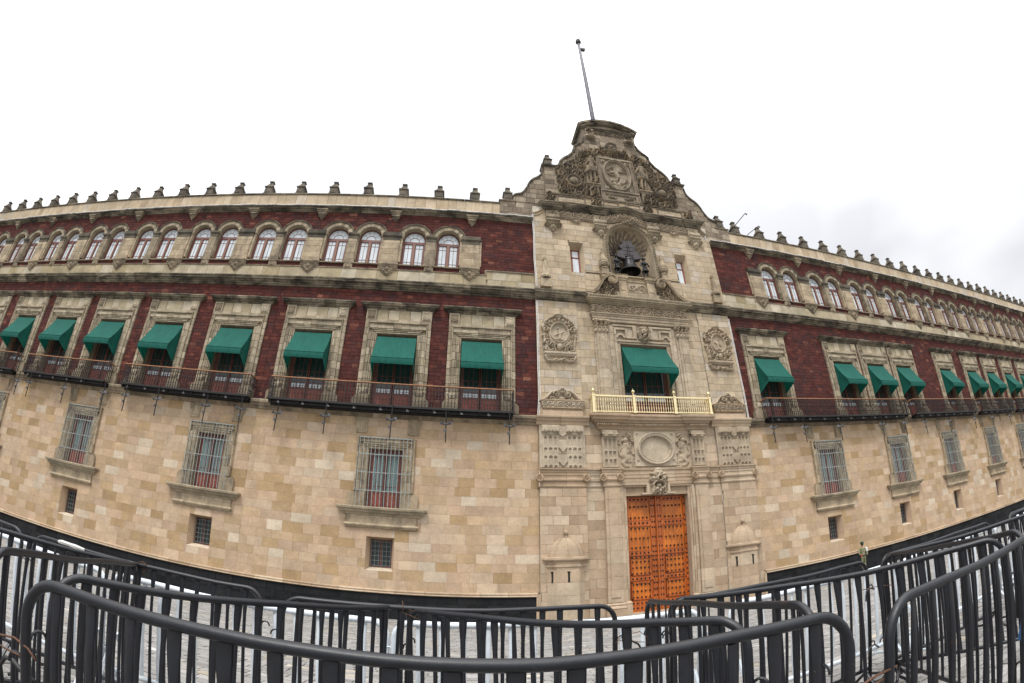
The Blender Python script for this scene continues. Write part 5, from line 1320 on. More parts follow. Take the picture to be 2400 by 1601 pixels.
m = MB(); Y = [(-.78,1.02),(-.30,.90),(-.26,1.12),(.26,1.12),(.30,.90),(.80,1.02),(.80,1.22),(.62,1.52),(.36,1.62),(.50,1.72),(.56,1.90),(.44,2.02),(.34,2.04),(.36,2.28),(.24,2.36),(.12,2.30),(0,2.36),(-.14,2.28),(-.28,2.34),(-.36,2.26),(-.32,2.04),(-.46,2.0),(-.58,1.86),(-.48,1.70),(-.34,1.62),(-.60,1.52),(-.80,1.24)]
m.prism(Y, -.18, .18); m.build('yoke', M['dark_wood'], bell)
m = MB(); 
for x in (-.08, .08): m.tube([(x,-.2,1.05),(x*.8,-.2,1.95)], .022, 4)
for z in (1.2, 1.5, 1.8): m.box(-.34, .34, -.195, -.18, z, z+.03)
m.tube([(-.62,-.02,1.15),(-1.2,0,1.15)], .05, 6); m.tube([(.62,-.02,1.15),(1.2,0,1.15)], .05, 6); m.build('iron_strap', M['iron'], bell)
def human(name, mat, parent, joints, edges, radii, loc=(0,0,0), rz=0, sub=1, root=0):
    me = bpy.data.meshes.new(name); me.from_pydata(joints, edges, []); o = link(name, me, parent, loc=loc)
    o.rotation_euler = (0, 0, rz)
    md = o.modifiers.new('skin', 'SKIN'); md.use_smooth_shade = True
    for i, r_ in enumerate(radii):
        sv = me.skin_vertices[0].data[i]; sv.radius = (r_, r_) if not isinstance(r_, tuple) else r_; sv.use_root = (i == root)
    sb = o.modifiers.new('sub', 'SUBSURF'); sb.levels = sub; sb.render_levels = sub
    me.materials.append(mat); return o
JN = [(0,0,.92),(0,0,1.12),(0,0,1.34),(0,0,1.47),(0,0,1.56),(0,0,1.70),(0,-.01,1.80),
      (-.10,0,.86),(-.12,-.02,.50),(-.12,.02,.08),(-.12,-.12,.03),(.10,0,.86),(.12,.0,.50),(.12,.03,.08),(.12,-.10,.03),
      (-.20,0,1.40),(-.28,-.06,1.14),(-.22,-.20,.95),(.20,0,1.40),(.28,-.06,1.14),(.22,-.20,.95)]
ED = [(0,1),(1,2),(2,3),(3,4),(4,5),(5,6),(0,7),(7,8),(8,9),(9,10),(0,11),(11,12),(12,13),(13,14),(3,15),(15,16),(16,17),(3,18),(18,19),(19,20)]
RD = [(.15,.11),(.13,.10),(.17,.12),(.10,.08),.055,(.085,.10),(.06,.07),.09,.065,.042,.035,.09,.065,.042,.035,.065,.05,.038,.065,.05,.038]
for s in (-1, 1):
    t = thing('bronze_statue', 'dark bronze warrior figure standing '+('left' if s < 0 else 'right')+' of the bell in the niche', 'statue', (XC+s*.93-.02, .05, 18.96), group='bronze figures beside the bell')
    j = [list(p) for p in JN]; j[16], j[17] = [-.30,-.08,1.12], [-.12,-.22,1.02]; j[19], j[20] = [.30,-.08,1.12], [.12,-.22,1.02]
    j = [(p[0], p[1], p[2]*.90) for p in j]
    human('body', M['bronze'], t, j, ED, RD)
    m = MB(); m.lathe([(.10,1.53),(.12,1.60),(.08,1.70),(.02,1.76)], 0, 0, 8); m.lathe([(.16,.78),(.24,.62),(.2,.60)], 0, 0, 10); m.tube([(-.15,-.14,1.18),(0,-.17,1.10),(.15,-.14,1.18)], .05, 5); m.ball((0,-.14,1.0), .10, 6)
    for x in (-.12, .12): m.box(x-.05, x+.05, -.2, .08, -.03, .08); m.tube([(x,-.05,.5),(x,-.07,.4)], .075, 6)
    m.build('armour', M['bronze'], t, kind='stuff') if False else None
    q = MB(); q.lathe([(.10,1.53),(.12,1.60),(.08,1.70),(.02,1.76)], 0, 0, 8); q.build('helmet', M['bronze'], t)
    q = MB(); q.lathe([(.16,.78),(.24,.62),(.2,.60)], 0, 0, 10); q.build('skirt', M['bronze'], t)
    q = MB(); q.tube([(-.15,-.14,1.18),(0,-.17,1.10),(.15,-.14,1.18)], .05, 5); q.build('garland', M['bronze'], t)
    for x in (-.12, .12): q = MB(); q.box(x-.05, x+.05, -.2, .08, -.03, .08); q.build('foot', M['bronze'], t)

# upper entablature -----------------------------------------------------------------
m = MB()
def arched(prof, y0, mat_tone, xa=XC-5.4, xb=XC+5.4, rise=.38, a=1.55, seg_=True):
    """moulding that rises as a low arch over the niche"""
    xs = [xa] + [XC-a+2*a*i/20 for i in range(21)] + [xb]; 
    def dz(x): u = abs(x-XC)/a; return rise*(math.cos(min(1, u)*PI)*.5+.5) if u < 1 else 0
    xs = sorted(set([xa+(XC-a-xa)*i/5 for i in range(6)] + xs + [XC+a+(xb-XC-a)*i/5 for i in range(6)]))
    L = []
    for x in xs: L.append([(x, y0-d, z+dz(x)) for d, z in prof])
    n = len(prof); v = [p for l in L for p in l]; f = []
    for i in range(len(L)-1):
        for k in range(n-1): f.append((i*n+k, (i+1)*n+k, (i+1)*n+k+1, i*n+k+1))
    f.append(tuple(range(n-1, -1, -1))); f.append(tuple((len(L)-1)*n+k for k in range(n)))
    m.tone = mat_tone; m.add(v, f)
UPC = [(.0,23.54),(.05,23.56),(.07,23.63),(.15,23.67),(.17,23.74),(.28,23.78),(.30,23.86),(.36,23.89),(.36,23.96),(.30,24.0),(.0,24.03)]
m = MB(); arched(UPC, YT-.06, (.4,.5,.5)); 
for xo in (4.98, 1.92):
    for s in (-1, 1): a, b_ = sx(xo-.50, xo+.50, s); m.newtone(); m.mould([(d, z+.012) for d, z in UPC], a, b_, YT-.18, yb=.2)
m.build('upper_cornice', M['cornice'], palace)
m = MB(); arched([(.0,22.93),(.06,22.95),(.06,23.01),(.10,23.04),(.10,23.11),(.03,23.13),(.03,23.54),(.0,23.56)], YT-.02, (.5,.5,.5)); m.build('architrave', M['gable'], palace)
m = MB(); m.newtone(); m.box(TL+.4, TR-.4, YT+.02, .6, 23.05, 24.3); m.box(XC-1.7, XC+1.7, YT+.01, .5, 23.0, 24.72); m.build('frieze_wall', M['gable'], palace)
r = Relief(XC-5.4, XC+5.4, 23.0, 24.3, .025)
r.scroll_frieze(XC+1.6, XC+5.3, 23.33, .42, 9, .10); r.scroll_frieze(XC-5.3, XC-1.6, 23.33, .42, 9, .10)
for k in range(9):
    x = XC-1.4+2.8*k/8; z = 23.33 + .38*(math.cos(abs(x-XC)/1.55*PI)*.5+.5); r.leafy(x, z, .22, k, .13)
r.build('scroll_frieze', M['carving'], palace, YT-.05)
for xo in (4.98, 1.86):
    r = Relief(XC+xo-.55, XC+xo+.55, 21.85, 23.62, .02); c = XC+xo
    r.rect(c-.40, c+.40, 23.18, 23.60, .12); r.leafy(c, 23.4, .26, 3, .2)
    r.rect(c-.42, c+.42, 22.92, 23.14, .24); r.rect(c-.38, c+.38, 22.78, 22.92, .18); r.rect(c-.44,c+.44,22.66,22.74,.26); r.rect(c-.36,c+.36,22.50,22.66,.16)
    for s in (-1, 1): r.spiral(c+s*.34, 22.40, .15, 1.4, PI*(s<0), s, .05, .24)
    r.ell(c, 22.26, .28, .26, .16); r.ell(c, 22.22, .14, .2, .24); r.ell(c, 21.98, .10, .10, .18)
    for k in range(5): r.ell(c-.2+.1*k, 22.44, .05, .05, .22)
    [setattr(k_, 'location', (0,0,-.12)) for k_ in both(r, 'carved_bracket', M['trim'], YT)]
r = Relief(XC+3.0, XC+3.9, 22.5, 23.05, .02); c = XC+3.45
for s in (-1, 1): r.spiral(c+s*.18, 22.86, .11, 1.2, 0, s, .035, .12)
r.ell(c, 22.80, .09, .12, .14); both(r, 'carved_tassel', M['carving'], YT)
# concave shoulders at both ends of the entablature
for s in (-1, 1):
    m = MB(); m.newtone(); pts = [(6.22,23.05),(6.22,22.7)] ; q = [(5.3,24.3),(5.42,23.9),(5.62,23.55),(5.90,23.28),(6.22,23.12)]
    poly = [(XC+s*u, z) for u, z in q] + [(XC+s*6.22, 22.9), (XC+s*5.2, 22.9)]
    if s > 0: poly = poly[::-1]
    m.prism(poly, YT-.004, .4); m.tube([(XC+s*u, YT-.05, z+.06) for u, z in q], .075, 6); m.tube([(XC+s*u*.985, YT-.04, z-.12) for u, z in q], .04, 5); m.build('concave_shoulder', M['tower'], palace)
# gable -----------------------------------------------------------------------------
def cat(P, n=4):    # smooth curve through points
    out = []
    for i in range(len(P)-1):
        p0, p1, p2, p3 = P[max(0,i-1)], P[i], P[i+1], P[min(len(P)-1,i+2)]
        for k in range(n):
            t = k/n; out.append(tuple(.5*((2*p1[j])+(-p0[j]+p2[j])*t+(2*p0[j]-5*p1[j]+4*p2[j]-p3[j])*t*t+(-p0[j]+3*p1[j]-3*p2[j]+p3[j])*t**3) for j in (0,1)))
    out.append(P[-1]); return out
GC = cat([(4.30,27.86),(4.16,28.4),(3.84,28.86),(3.36,29.32),(3.0,29.9),(2.94,30.35),(2.52,30.78),(2.26,31.10),(2.12,31.5)])
front = [(5.32,23.8),(5.30,27.86)] + GC + [(2.12,32.95)]
poly = [(XC-u, z) for u, z in front][::-1]; poly = [(XC-u, z) for u, z in front] ; poly = poly + [(XC+u, z) for u, z in front[::-1]]
m = MB(); m.tone = (.4,.4,.5); m.prism(poly[::-1], -.02, .55); m.build('gable_wall', M['gable'], palace)
def xint(z):
    us = []
    for i in range(len(front)-1):
        (u0, z0), (u1, z1) = front[i], front[i+1]
        if min(z0,z1) <= z <= max(z0,z1) and abs(z1-z0) > 1e-6: us.append(u0+(u1-u0)*(z-z0)/(z1-z0))
    return min(us) if us else 0
m = MB(); z = 24.34
while z < 32.9:
    z1 = min(z+.44, 32.92); w = min(xint(z+.02), xint(z1-.02), xint((z+z1)/2)) - .03; x = XC-w
    while x < XC+w-.05:
        b_ = min(x+rng.uniform(.5,.85), XC+w)
        if XC+w-b_ < .2: b_ = XC+w
        m.newtone(); m.cblock(x+.008, b_-.008, z+.008, z1-.008, -.05+rng.uniform(-.008,0), 0, .01); x = b_
    z = z1
m.build('gable_masonry', M['gable'], palace, kind='stuff')
m = MB(); m.tone = (.2,.4,.4)
for s in (-1, 1):
    m = MB(); m.tone = (.2,.4,.4); pts = [(XC+s*(u+.02), z+.03) for u, z in GC]; inn = [(x - s*.10, z-.08) for x, z in pts]
    m.strip(inn, pts, -.16, .62)
    a, b_ = sx(4.22, 5.40, s); m.mould([(.02,27.80),(.08,27.84),(.10,27.92),(.0,27.95)], a+.02, b_-.02, -.10, yb=.7); m.build('gable_coping', M['cornice'], palace)
rear = cat([(7.9,24.05),(7.52,24.62),(7.30,24.86),(6.9,25.02),(6.6,25.5),(6.38,26.05),(6.1,26.45),(5.75,26.72),(5.50,27.1),(5.42,27.7)])
rp_ = [(XC-7.9,22.9)] + [(XC-u, z) for u, z in rear] + [(XC+u, z) for u, z in rear[::-1]] + [(XC+7.9,22.9)]
m = MB(); m.tone = (.35,.4,.5); m.prism(rp_[::-1], .06, .50); m.build('rear_gable_wall', M['gable'], palace)
def xr(z):
    us = [u0+(u1-u0)*(z-z0)/(z1-z0) for (u0,z0),(u1,z1) in zip(rear[:-1], rear[1:]) if min(z0,z1) <= z <= max(z0,z1) and abs(z1-z0) > 1e-6]
    return min(us) if us else (7.9 if z < 24.1 else 0)
m = MB(); z = 22.9
while z < 27.6:
    z1 = z+.44; w = min(xr(z+.01), xr(z1)) - .04
    for s in (-1, 1):
        u = 5.30
        while u < w-.06:
            e = min(u+rng.uniform(.5,.75), w)
            if w-e < .18: e = w
            a, b_ = sx(u+.012, e-.012, s); m.newtone(); m.cblock(a, b_, z+.012, z1-.012, .02, .08, .01); u = e
    z = z1
m.build('gable_masonry', M['gable'], palace, kind='stuff')
m = MB(); m.tone = (.2,.4,.4)
for s in (-1, 1):
    m = MB(); m.tone = (.2,.4,.4); pts = [(XC+s*(u+.0), z+.05) for u, z in rear]; inn = [(x-s*.05, z-.10) for x, z in pts]; m.strip(inn, pts, -.04, .56); m.build('gable_coping', M['cornice'], palace)
# crowning block with its segmental hood
m = MB(); m.tone = (.4,.5,.5); m.box(XC-2.14, XC+2.14, -.056, 1.9, 31.52, 32.8)
for s in (-1, 1):
    a, b_ = sx(1.22, 1.86, s); m.newtone(); m.box(a, b_, -.20, 0, 32.1, 32.65)
    for k, (w_, z) in enumerate(((.30,31.4),(.36,31.55),(.40,31.72))): m.newtone(); m.box((a+b_)/2-w_, (a+b_)/2+w_, -.14-.05*k, 0, z, z+.14)
    m.box(a+.04, b_-.04, -.16, 0, 31.86, 32.2)
m.build('crowning_block', M['gable'], palace)
m = MB(); m.newtone(); m.mould([(.02,32.62),(.10,32.66),(.12,32.74),(.20,32.78),(.21,32.84),(.0,32.88)], XC-2.12, XC+2.12, -.03, yb=1.9)
m.newtone(); A0 = math.asin(2.45/3.9); AR = 3.9; cz = 33.88-AR
ar = [(XC+AR*math.sin(t), cz+AR*math.cos(t)) for t in [-A0+2*A0*i/20 for i in range(21)]]; ai = [(XC+(AR-.20)*math.sin(t), cz+(AR-.20)*math.cos(t)) for t in [-A0+2*A0*i/20 for i in range(21)]]; a2 = [(XC+(AR-.34)*math.sin(t)*.96, cz+(AR-.34)*math.cos(t)) for t in [-A0+2*A0*i/20 for i in range(21)]]
m.strip(ai, ar, -.38, 1.95); m.strip(a2, ai, -.26, 1.9)
m.build('segmental_hood', M['cornice'], palace)
m = MB(); m.tone = (.5,.5,.5); m.prism(([(XC-2.1,32.82)] + [(x, z-.1) for x, z in a2 if abs(x-XC) < 2.1] + [(XC+2.1,32.82)])[::-1], .0, 1.7); m.build('tympanum', M['gable'], palace)
r = Relief(XC-1.2, XC+1.2, 32.0, 32.7, .03); r.scroll_frieze(XC-1.15, XC+1.15, 32.36, .42, 6, .10); r.build('scroll_frieze', M['gable_carving'], palace, -.05)
for xo in (1.54,):
    r = Relief(XC+xo-.45, XC+xo+.45, 31.3, 32.8, .03); r.leafy(XC+xo, 32.4, .28, 4, .16); r.ell(XC+xo, 31.66, .3, .18, .2); both(r, 'carved_bracket', M['gable_carving'], -.20)
# plinth of the gable
m = MB()
m.seg([(.0,25.06),(.06,25.08),(.08,25.16),(.0,25.2)], XC-5.3, XC+5.3, -.14, L=1.2, j=.004)
for s in (-1, 1):
    for u0, u1 in ((2.6,4.55),(.25,1.35)): a, b_ = sx(u0, u1, s); m.newtone(); m.box(a, b_, -.17, 0, 24.96, 25.03); m.box(a, b_, -.17, 0, 24.42, 24.49); m.box(a, a+.07, -.166, 0, 24.49, 24.96); m.box(b_-.07, b_, -.166, 0, 24.49, 24.96)
m.build('gable_plinth', M['gable'], palace)
for xo in (5.05, 1.9):
    r = Relief(XC+xo-.4, XC+xo+.4, 24.3, 25.15, .03); r.leafy(XC+xo, 24.7, .34, 7, .2); r.spiral(XC+xo, 24.95, .15, 1.2, 0, 1, .05, .25); both(r, 'carved_bracket', M['gable_carving'], -.12)
# trophies and foliage
def insidef(u, z): return u < xint(z)-.30 if z > 27.9 else u < 5.0
r = Relief(XC+1.25, XC+5.2, 25.1, 30.6, .03); q = random.Random(11); n = 0
sh = (XC+3.28, 26.45)
pts = []
tries = 0
while tries < 4000 and len(pts) < 95:
    tries += 1; u, z = q.uniform(1.6, 4.75), q.uniform(25.3, 30.0); R = q.uniform(.28, .44)
    lim = (xint(z)-.75) if z > 27.9 else 4.2
    if u > lim or (z > 29.35 and u > 3.0): continue
    if u < 1.62 and z < 29.0: continue
    if math.hypot(u-3.28, (z-26.45)) < .62: continue
    if 1.3 < u < 2.4 and z < 26.4: continue
    if any(math.hypot(u-a, z-b_) < (R+c_)*.62 for a, b_, c_ in pts): continue
    pts.append((u, z, R))
for i, (u, z, R) in enumerate(pts): r.leafy(XC+u, z, R*1.05, i, q.uniform(.16,.26), base=.0)
r.ell(sh[0], sh[1], .58, .62, .12, flat=True); r.ring(sh[0], sh[1], .50, .54, .09, .26); 
for k in range(18): a = 2*PI*k/18; r.ell(sh[0]+.50*math.cos(a), sh[1]+.54*math.sin(a), .08, .06, .30, a)
r.ell(sh[0], sh[1], .36, .38, .26, base=.08)
both(r, 'carved_foliage', M['gable_carving'], -.05)
r = Relief(XC-2.4, XC+2.4, 29.25, 31.45, .03)
for i in range(15):
    t = -1+2*i/14; x = XC+t*2.1; z = 29.55+.62*(1-t*t)+.1*math.sin(i*2); (r.leafy(x, z, .36, 60+i, .30) if i % 2 == 0 else None)
r.ell(XC-.05, 30.72, .44, .44, .16, flat=True); r.ring(XC-.05, 30.72, .38, .38, .07, .26)
for k in range(14): a = 2*PI*k/14; r.ell(XC-.05+.38*math.cos(a), 30.72+.38*math.sin(a), .09, .05, .30, a)
r.ell(XC-.05, 30.70, .20, .24, .28); r.ell(XC-.12, 30.76, .03, .02, .33); r.ell(XC+.02, 30.76, .03, .02, .33); r.stroke([(XC-.05,30.74),(XC-.05,30.64)], .025, .03, .36); r.stroke([(XC-.5,30.15),(XC-.05,30.05),(XC+.4,30.15)], .12, .12, .34)
r.build('carved_crest', M['gable_carving'], palace, -.05)
# coat of arms: square frame, oval ring, eagle on its cactus
m = MB(); m.newtone()
for s in (-1, 1): a, b_ = sx(1.12, 1.36, s); m.box(a, b_, -.20, 0, 25.2, 29.35); a, b_ = sx(1.36, 1.44, s); m.box(a, b_, -.26, 0, 25.2, 29.40)
m.newtone(); m.box(XC-1.44, XC+1.44, -.24, 0, 29.28, 29.42); m.box(XC-1.3, XC+1.3, -.18, 0, 25.72, 25.92); m.box(XC-1.42, XC+1.42, -.28, 0, 25.92, 26.02)
m.newtone(); m.box(XC-1.14, XC+1.14, -.09, 0, 25.2, 29.3)
m.build('arms_frame', M['gable'], palace)
r = Relief(XC-1.2, XC+1.2, 25.1, 29.35, .022); c, cz_ = XC, 27.66
r.ring(c, cz_, 1.00, 1.52, .075, .20); r.ring(c, cz_, .90, 1.42, .03, .14)
for s in (-1, 1):
    for zc_ in (29.05, 26.28): r.rect(c+s*.92-.14, c+s*.92+.14, zc_-.14, zc_+.14, .09); r.spiral(c+s*.92, zc_, .1, 1.1, 0, s, .03, .14)
P = lambda u, v: (c+u, cz_+v)
r.stroke([P(-.05,.50),P(.0,.20),P(.10,-.15)], .18, .20, .15)              # body
r.stroke([P(-.05,.50),P(-.16,.72),P(-.30,.80),P(-.42,.74)], .11, .05, .16); r.ell(*P(-.24,.78), .11, .09, .18)
for k in range(9): a = 1.75-k*.21; r.stroke([P(.0,.35),P(.30*math.cos(a)+.12,.30*math.sin(a)+.42),P((.72+.04*math.sin(k))*math.cos(a)+.10,.86*math.sin(a)+.42)], .045, .035, .12)
for k in range(6): a = 2.5+k*.16; r.stroke([P(-.1,.35),P(.62*math.cos(a)-.05,.55*math.sin(a)+.2)], .04, .03, .10)
for k in range(5): a = -.35-k*.2; r.stroke([P(.12,-.15),P(.12+.62*math.cos(a),-.15+.62*math.sin(a))], .045, .05, .11)
r.stroke([P(.02,-.2),P(-.05,-.5)], .06, .05, .12); r.stroke([P(.15,-.2),P(.2,-.48)], .06, .05, .12)
r.stroke([P(-.42,.72),P(-.62,.55),P(-.45,.35),P(-.62,.12),P(-.40,-.05),P(-.2,.05)], .05, .035, .14)     # snake
q = random.Random(2)
for k in range(22): r.ell(*P(q.uniform(-.62,.5), q.uniform(-.95,-.42)), q.uniform(.08,.14), q.uniform(.10,.16), .12, q.uniform(-.5,.5))
for k in range(5): r.stroke([P(-.5+.06*k,-1.02-.06*k),P(.0,-1.08-.07*k),P(.5-.06*k,-1.0-.06*k)], .035, .03, .09)
for s in (-1, 1): r.spiral(c+s*.75, 25.50, .15, 1.2, 0, s, .05, .16); r.stroke([(c+s*.62,25.44),(c+s*.42,25.38),(c+s*.3,25.5)], .05, .03, .12)
r.build('coat_of_arms', M['gable'], palace, -.095)
# flanking armed figures on their pedestals
for s in (-1, 1):
    m = MB(); m.newtone(); a, b_ = sx(1.48, 2.34, s); m.mould([(.0,26.06),(.06,26.10),(.08,26.22),(.14,26.26),(.14,26.36),(.0,26.38)], a+.08, b_-.08, -.30, yb=.3); m.box(a+.1, b_-.1, -.34, 0, 25.2, 26.08)
    m.build('figure_pedestal', M['gable_carving'], palace)
r = Relief(XC+1.45, XC+2.35, 25.2, 26.1, .03); r.spiral(XC+1.9, 25.75, .2, 1.3, 0, 1, .06, .2); r.leafy(XC+1.9, 25.4, .24, 2, .16); both(r, 'carved_bracket', M['gable_carving'], -.32)
def fig():
    c = XC+1.92; r = Relief(c-.62, c+.62, 26.35, 29.2, .028)
    r.ell(c-.02, 28.86, .17, .20, .42); r.ell(c-.02, 29.02, .20, .12, .40); r.stroke([(c,28.62),(c,28.2),(c,27.85)], .30, .26, .40)
    for s in (-1, 1): r.stroke([(c+s*.24,28.5),(c+s*.44,28.15),(c+s*.30,27.85)], .13, .09, .36)
    for k in range(5): x = c-.3+.15*k; r.stroke([(x,27.95),(x*1.04-c*.04,27.5)], .12, .12, .40)
    r.stroke([(c-.14,27.5),(c-.18,26.9),(c-.16,26.45)], .14, .10, .34); r.stroke([(c+.14,27.5),(c+.10,26.9),(c+.12,26.45)], .14, .10, .30); r.ell(c-.18,26.44,.16,.07,.38); r.ell(c+.12,26.44,.14,.07,.34)
    r.stroke([(c+.28,27.6),(c+.40,26.9),(c+.30,26.45)], .13, .2, .22)
    return r
both(fig(), 'armed_figure', M['gable_carving'], -.06)
# downpipe-like white cables along the tower edges
for pts_ in ([(4.47,-.16,16.7),(4.49,-.17,15.2),(4.46,-.17,12.6),(4.50,-.17,11.4),(4.40,-.17,10.1)], [(16.86,-.16,16.6),(16.85,-.17,13.6),(16.92,-.17,11.8),(16.95,-.17,10.1)], [(4.50,-.17,17.7),(4.42,-.17,19.6),(4.44,-.17,21.5),(4.38,-.17,23.0),(4.8,-.2,23.6),(5.3,-.25,24.1)], [(16.6,-.2,23.1),(16.66,-.16,22.7)]):
    for dx in (0, .07):
        m = MB(); m.tube([(x+dx, y, z) for x, y, z in cat2(pts_)] if False else [(x+dx, y, z) for x, y, z in pts_], .022, 5); m.build('cable', M['white_cable'], palace)
# ------------------------------------------------------------------ things on the roof
t = thing('flagpole', 'tall bare grey flagpole rising behind the gable, dark cap and thin antenna at its top', 'flagpole', (10.70, 2.4, 33.0))
m = MB(); m.tube([(0,0,0),(.03,0,6),(.10,0,13),(.16,0,18.7)], [.21,.20,.17,.145], 12); m.build('pole', M['pole'], t, smooth=True)
m = MB(); m.lathe([(.001,18.5),(.16,18.5),(.30,18.75),(.33,19.0),(.25,19.15),(.27,19.3),(.12,19.4),(.001,19.45)], .16, 0, 10); m.build('cap', M['iron'], t)
m = MB(); m.tube([(-.34,0,14.6),(-.36,0,21.5)], .022, 5); m.tube([(-.36,0,18.0),(.15,0,17.8)], .03, 5); m.tube([(-.36,0,19.6),(-.12,0,19.3)], .015, 4); m.build('antenna', M['lamp_grey'], t)
m = MB(); m.tube([(-.25,0,19.95),(.12,0,19.75),(.45,0,19.95)], .02, 4); m.tube([(.16,0,19.4),(.16,0,19.85)], .025, 5); m.box(.40,.50,-.04,.04,19.88,20.05); m.build('wind_vane', M['lamp_grey'], t)
m = MB(); m.box(.28,.70,-.2,.15,17.1,17.5); m.tube([(.1,0,17.5),(.45,0,17.5)], .03, 4); m.build('aircraft_lamp', M['lamp_grey'], t)
for x0, y1, x1, z1, lb_ in ((19.2,-1.5,19.68,24.62,'thin security camera arm sticking out from the roof just right of the gable'), (20.8,-.8,21.2,24.3,'short security camera arm on the roof beside the second pinnacle right of the gable')):
    t = thing('security_camera', lb_, 'camera', (x0, 0, 24.0)); m = MB(); m.tube([(0,.1,0),(0,0,.15),(x1-x0,y1,z1-24.0)], .028, 5); m.build('arm', M['iron'], t)
    m = MB(); m.tube([(x1-x0,y1,z1-24.0),(x1-x0+.06,y1-.1,z1-23.97),(x1-x0+.16,y1-.12,z1-24.08)], [.03,.05,.07], 6); m.build('dome_camera', M['lamp_grey'], t)

# ------------------------------------------------------------------ crowd barriers
def bar_mesh(h, r=.0125):
    m = MB(); n = 8; secs = [(.19,.020,.004),(.25,.018,.006),(.33,r,r),(h*.5,r,r),(h-.20,r,r),(h-.12,.0165,.009),(h-.06,.0205,.005),(h-.012,.021,.004)]
    for z, a, b_ in secs:
        for k in range(n): t = 2*PI*k/n; m.v.append((a*math.cos(t), b_*math.sin(t), z))
    for i in range(len(secs)-1):
        for k in range(n): l = (k+1) % n; m.f.append((i*n+k, i*n+l, (i+1)*n+l, (i+1)*n+k)); m.t.append((.5,.5,.5))
    return m
BM = {}
def barrier(P0, P1, h, mat, label, group, sp_=.124, r=.0155, dz=0.0, flat=True):
    (x0, f0), (x1, f1) = P0, P1
    def base(x, f): return Vector((x, CAMY+f, gz(CAMY+f)))
    if flat: A, B = base(x0, f0), base(x1, f1); top0 = CAMZ-.2-.06*f0; top1 = CAMZ-.2-.06*f1; A.z, B.z = top0-h+dz, top1-h+dz
    else: A, B = Vector((x0, CAMY+f0, 2.805-h)), Vector((x1, CAMY+f1, 2.805-h))
    ux = (B-A); L = ux.length; ux.normalize(); uy = Vector((0,0,1)).cross(ux).normalized(); uz = ux.cross(uy)
    t = thing('crowd_barrier', label, 'barrier', (0,0,0), group=group)
    t.matrix_world = Matrix(((ux.x,uy.x,uz.x,A.x),(ux.y,uy.y,uz.y,A.y),(ux.z,uy.z,uz.z,A.z),(0,0,0,1)))
    R = .115; zb = .03
    p = [(0,0,zb),(0,0,h-R)] + [(R-R*math.cos(a), 0, h-R+R*math.sin(a)) for a in [PI/2*k/7 for k in range(1,8)]] 
    n_ = 8; p += [(R+(L-2*R)*i/n_, .004*math.sin(i*1.9+x0*5), h + .004*math.sin(i*1.3+x0*7)) for i in range(1, n_)]
    p += [(L-R+R*math.sin(a), 0, h-R+R*math.cos(a)) for a in [PI/2*k/7 for k in range(0,8)]] + [(L,0,zb)]
    m = MB(); m.tube(p, r, 10); m.tube([(0,0,.19),(L,0,.19)], r*.95, 8); m.build('frame', mat, t, smooth=True)
    key = (round(h,3), mat.name)
    if key not in BM: q = bar_mesh(h, .0125 if flat else .018); me = q.mesh('bar', True); me.materials.append(mat); BM[key] = me
    n = int(round(L/sp_))
    for i in range(1, n):
        o = link('bar', BM[key], t, loc=(L*i/n + rng.uniform(-.003,.003), 0, 0)); o.rotation_euler = (0, rng.uniform(-.006,.006), rng.uniform(-.35,.35))
    for x in (.06, L-.06):
        m = MB(); m.tube([(x,-.30,.02),(x,-.12,.05),(x,0,.17),(x,.12,.05),(x,.30,.02)], r*.85, 6)
        if not flat: m.tube([(x,-.28,.03),(x,-.02,.50)], r*.8, 6); m.tube([(x,.28,.03),(x,.02,.50)], r*.8, 6)
        m.build('foot', mat, t)
    for x, s in ((0,-1),(L,1)):
        for z in (h*.78, h*.34):
            m = MB(); m.tube([(x+s*(.012+.03*(1-math.cos(a))), .0, z+.034*math.sin(a)) for a in [PI*k/8 for k in range(9)]], .006, 5); m.build('hook', mat, t)
    return t
K = .8
def sc(p): return (p[0]*K, p[1]*K)
GB = 'black steel crowd barriers'
bl = [
 ((-1.37,1.29),(1.27,1.21),'black steel crowd barrier nearest the camera, its top rail spanning the lower middle',.021),
 ((-1.76,1.73),(-.31,4.02),'black steel crowd barrier slanting away behind the left half of the nearest barrier',0),
 ((-.21,3.66),(1.30,1.76),'black steel crowd barrier slanting back towards the camera right of the middle',0),
 ((-2.12,1.66),(-2.90,4.14),'black steel crowd barrier running away at lower left, wire loop on its far end',0),
 ((-4.27,4.04),(-1.62,4.22),'black steel crowd barrier parallel to the plinth with pale torn tape on its rail',0),
 ((-4.05,1.80),(-2.95,4.08),'black steel crowd barrier slanting away at far left, behind the wire loop one',0),
 ((-7.1,3.60),(-4.42,3.98),'black steel crowd barrier showing only its rounded right end at far left',0),
 ((-1.27,3.80),(1.42,3.95),'black steel crowd barrier parallel to the palace in front of the left door post',0),
 ((1.76,3.98),(1.57,1.64),'black steel crowd barrier seen nearly end-on in front of the orange door',0),
 ((1.86,3.76),(4.40,3.88),'black steel crowd barrier parallel to the palace, ending just before the soldier',0),
 ((1.94,3.82),(3.62,1.72),'black steel crowd barrier slanting right towards the camera, tied with wire below the soldier',0),
 ((4.70,3.80),(3.50,1.50),'black steel crowd barrier at right, its rounded corner just beside the soldier',0),
 ((4.62,3.72),(5.75,1.70),'black steel crowd barrier fanning right from the corner beyond the soldier',0),
 ((4.64,3.84),(6.86,3.56),'black steel crowd barrier ending before the gap at far right, parallel to the plinth',0),
 ((7.10,3.36),(9.5,3.5),'black steel crowd barrier past the gap at the far right edge, parallel to the plinth',0),
 ((7.05,3.22),(7.9,1.0),'black steel crowd barrier fanning towards the camera at the far right edge, past the gap',0),
 ((1.465,1.20),(4.1,1.30),'black steel crowd barrier nearest the camera at right, rusty rod at its corner',0),
]
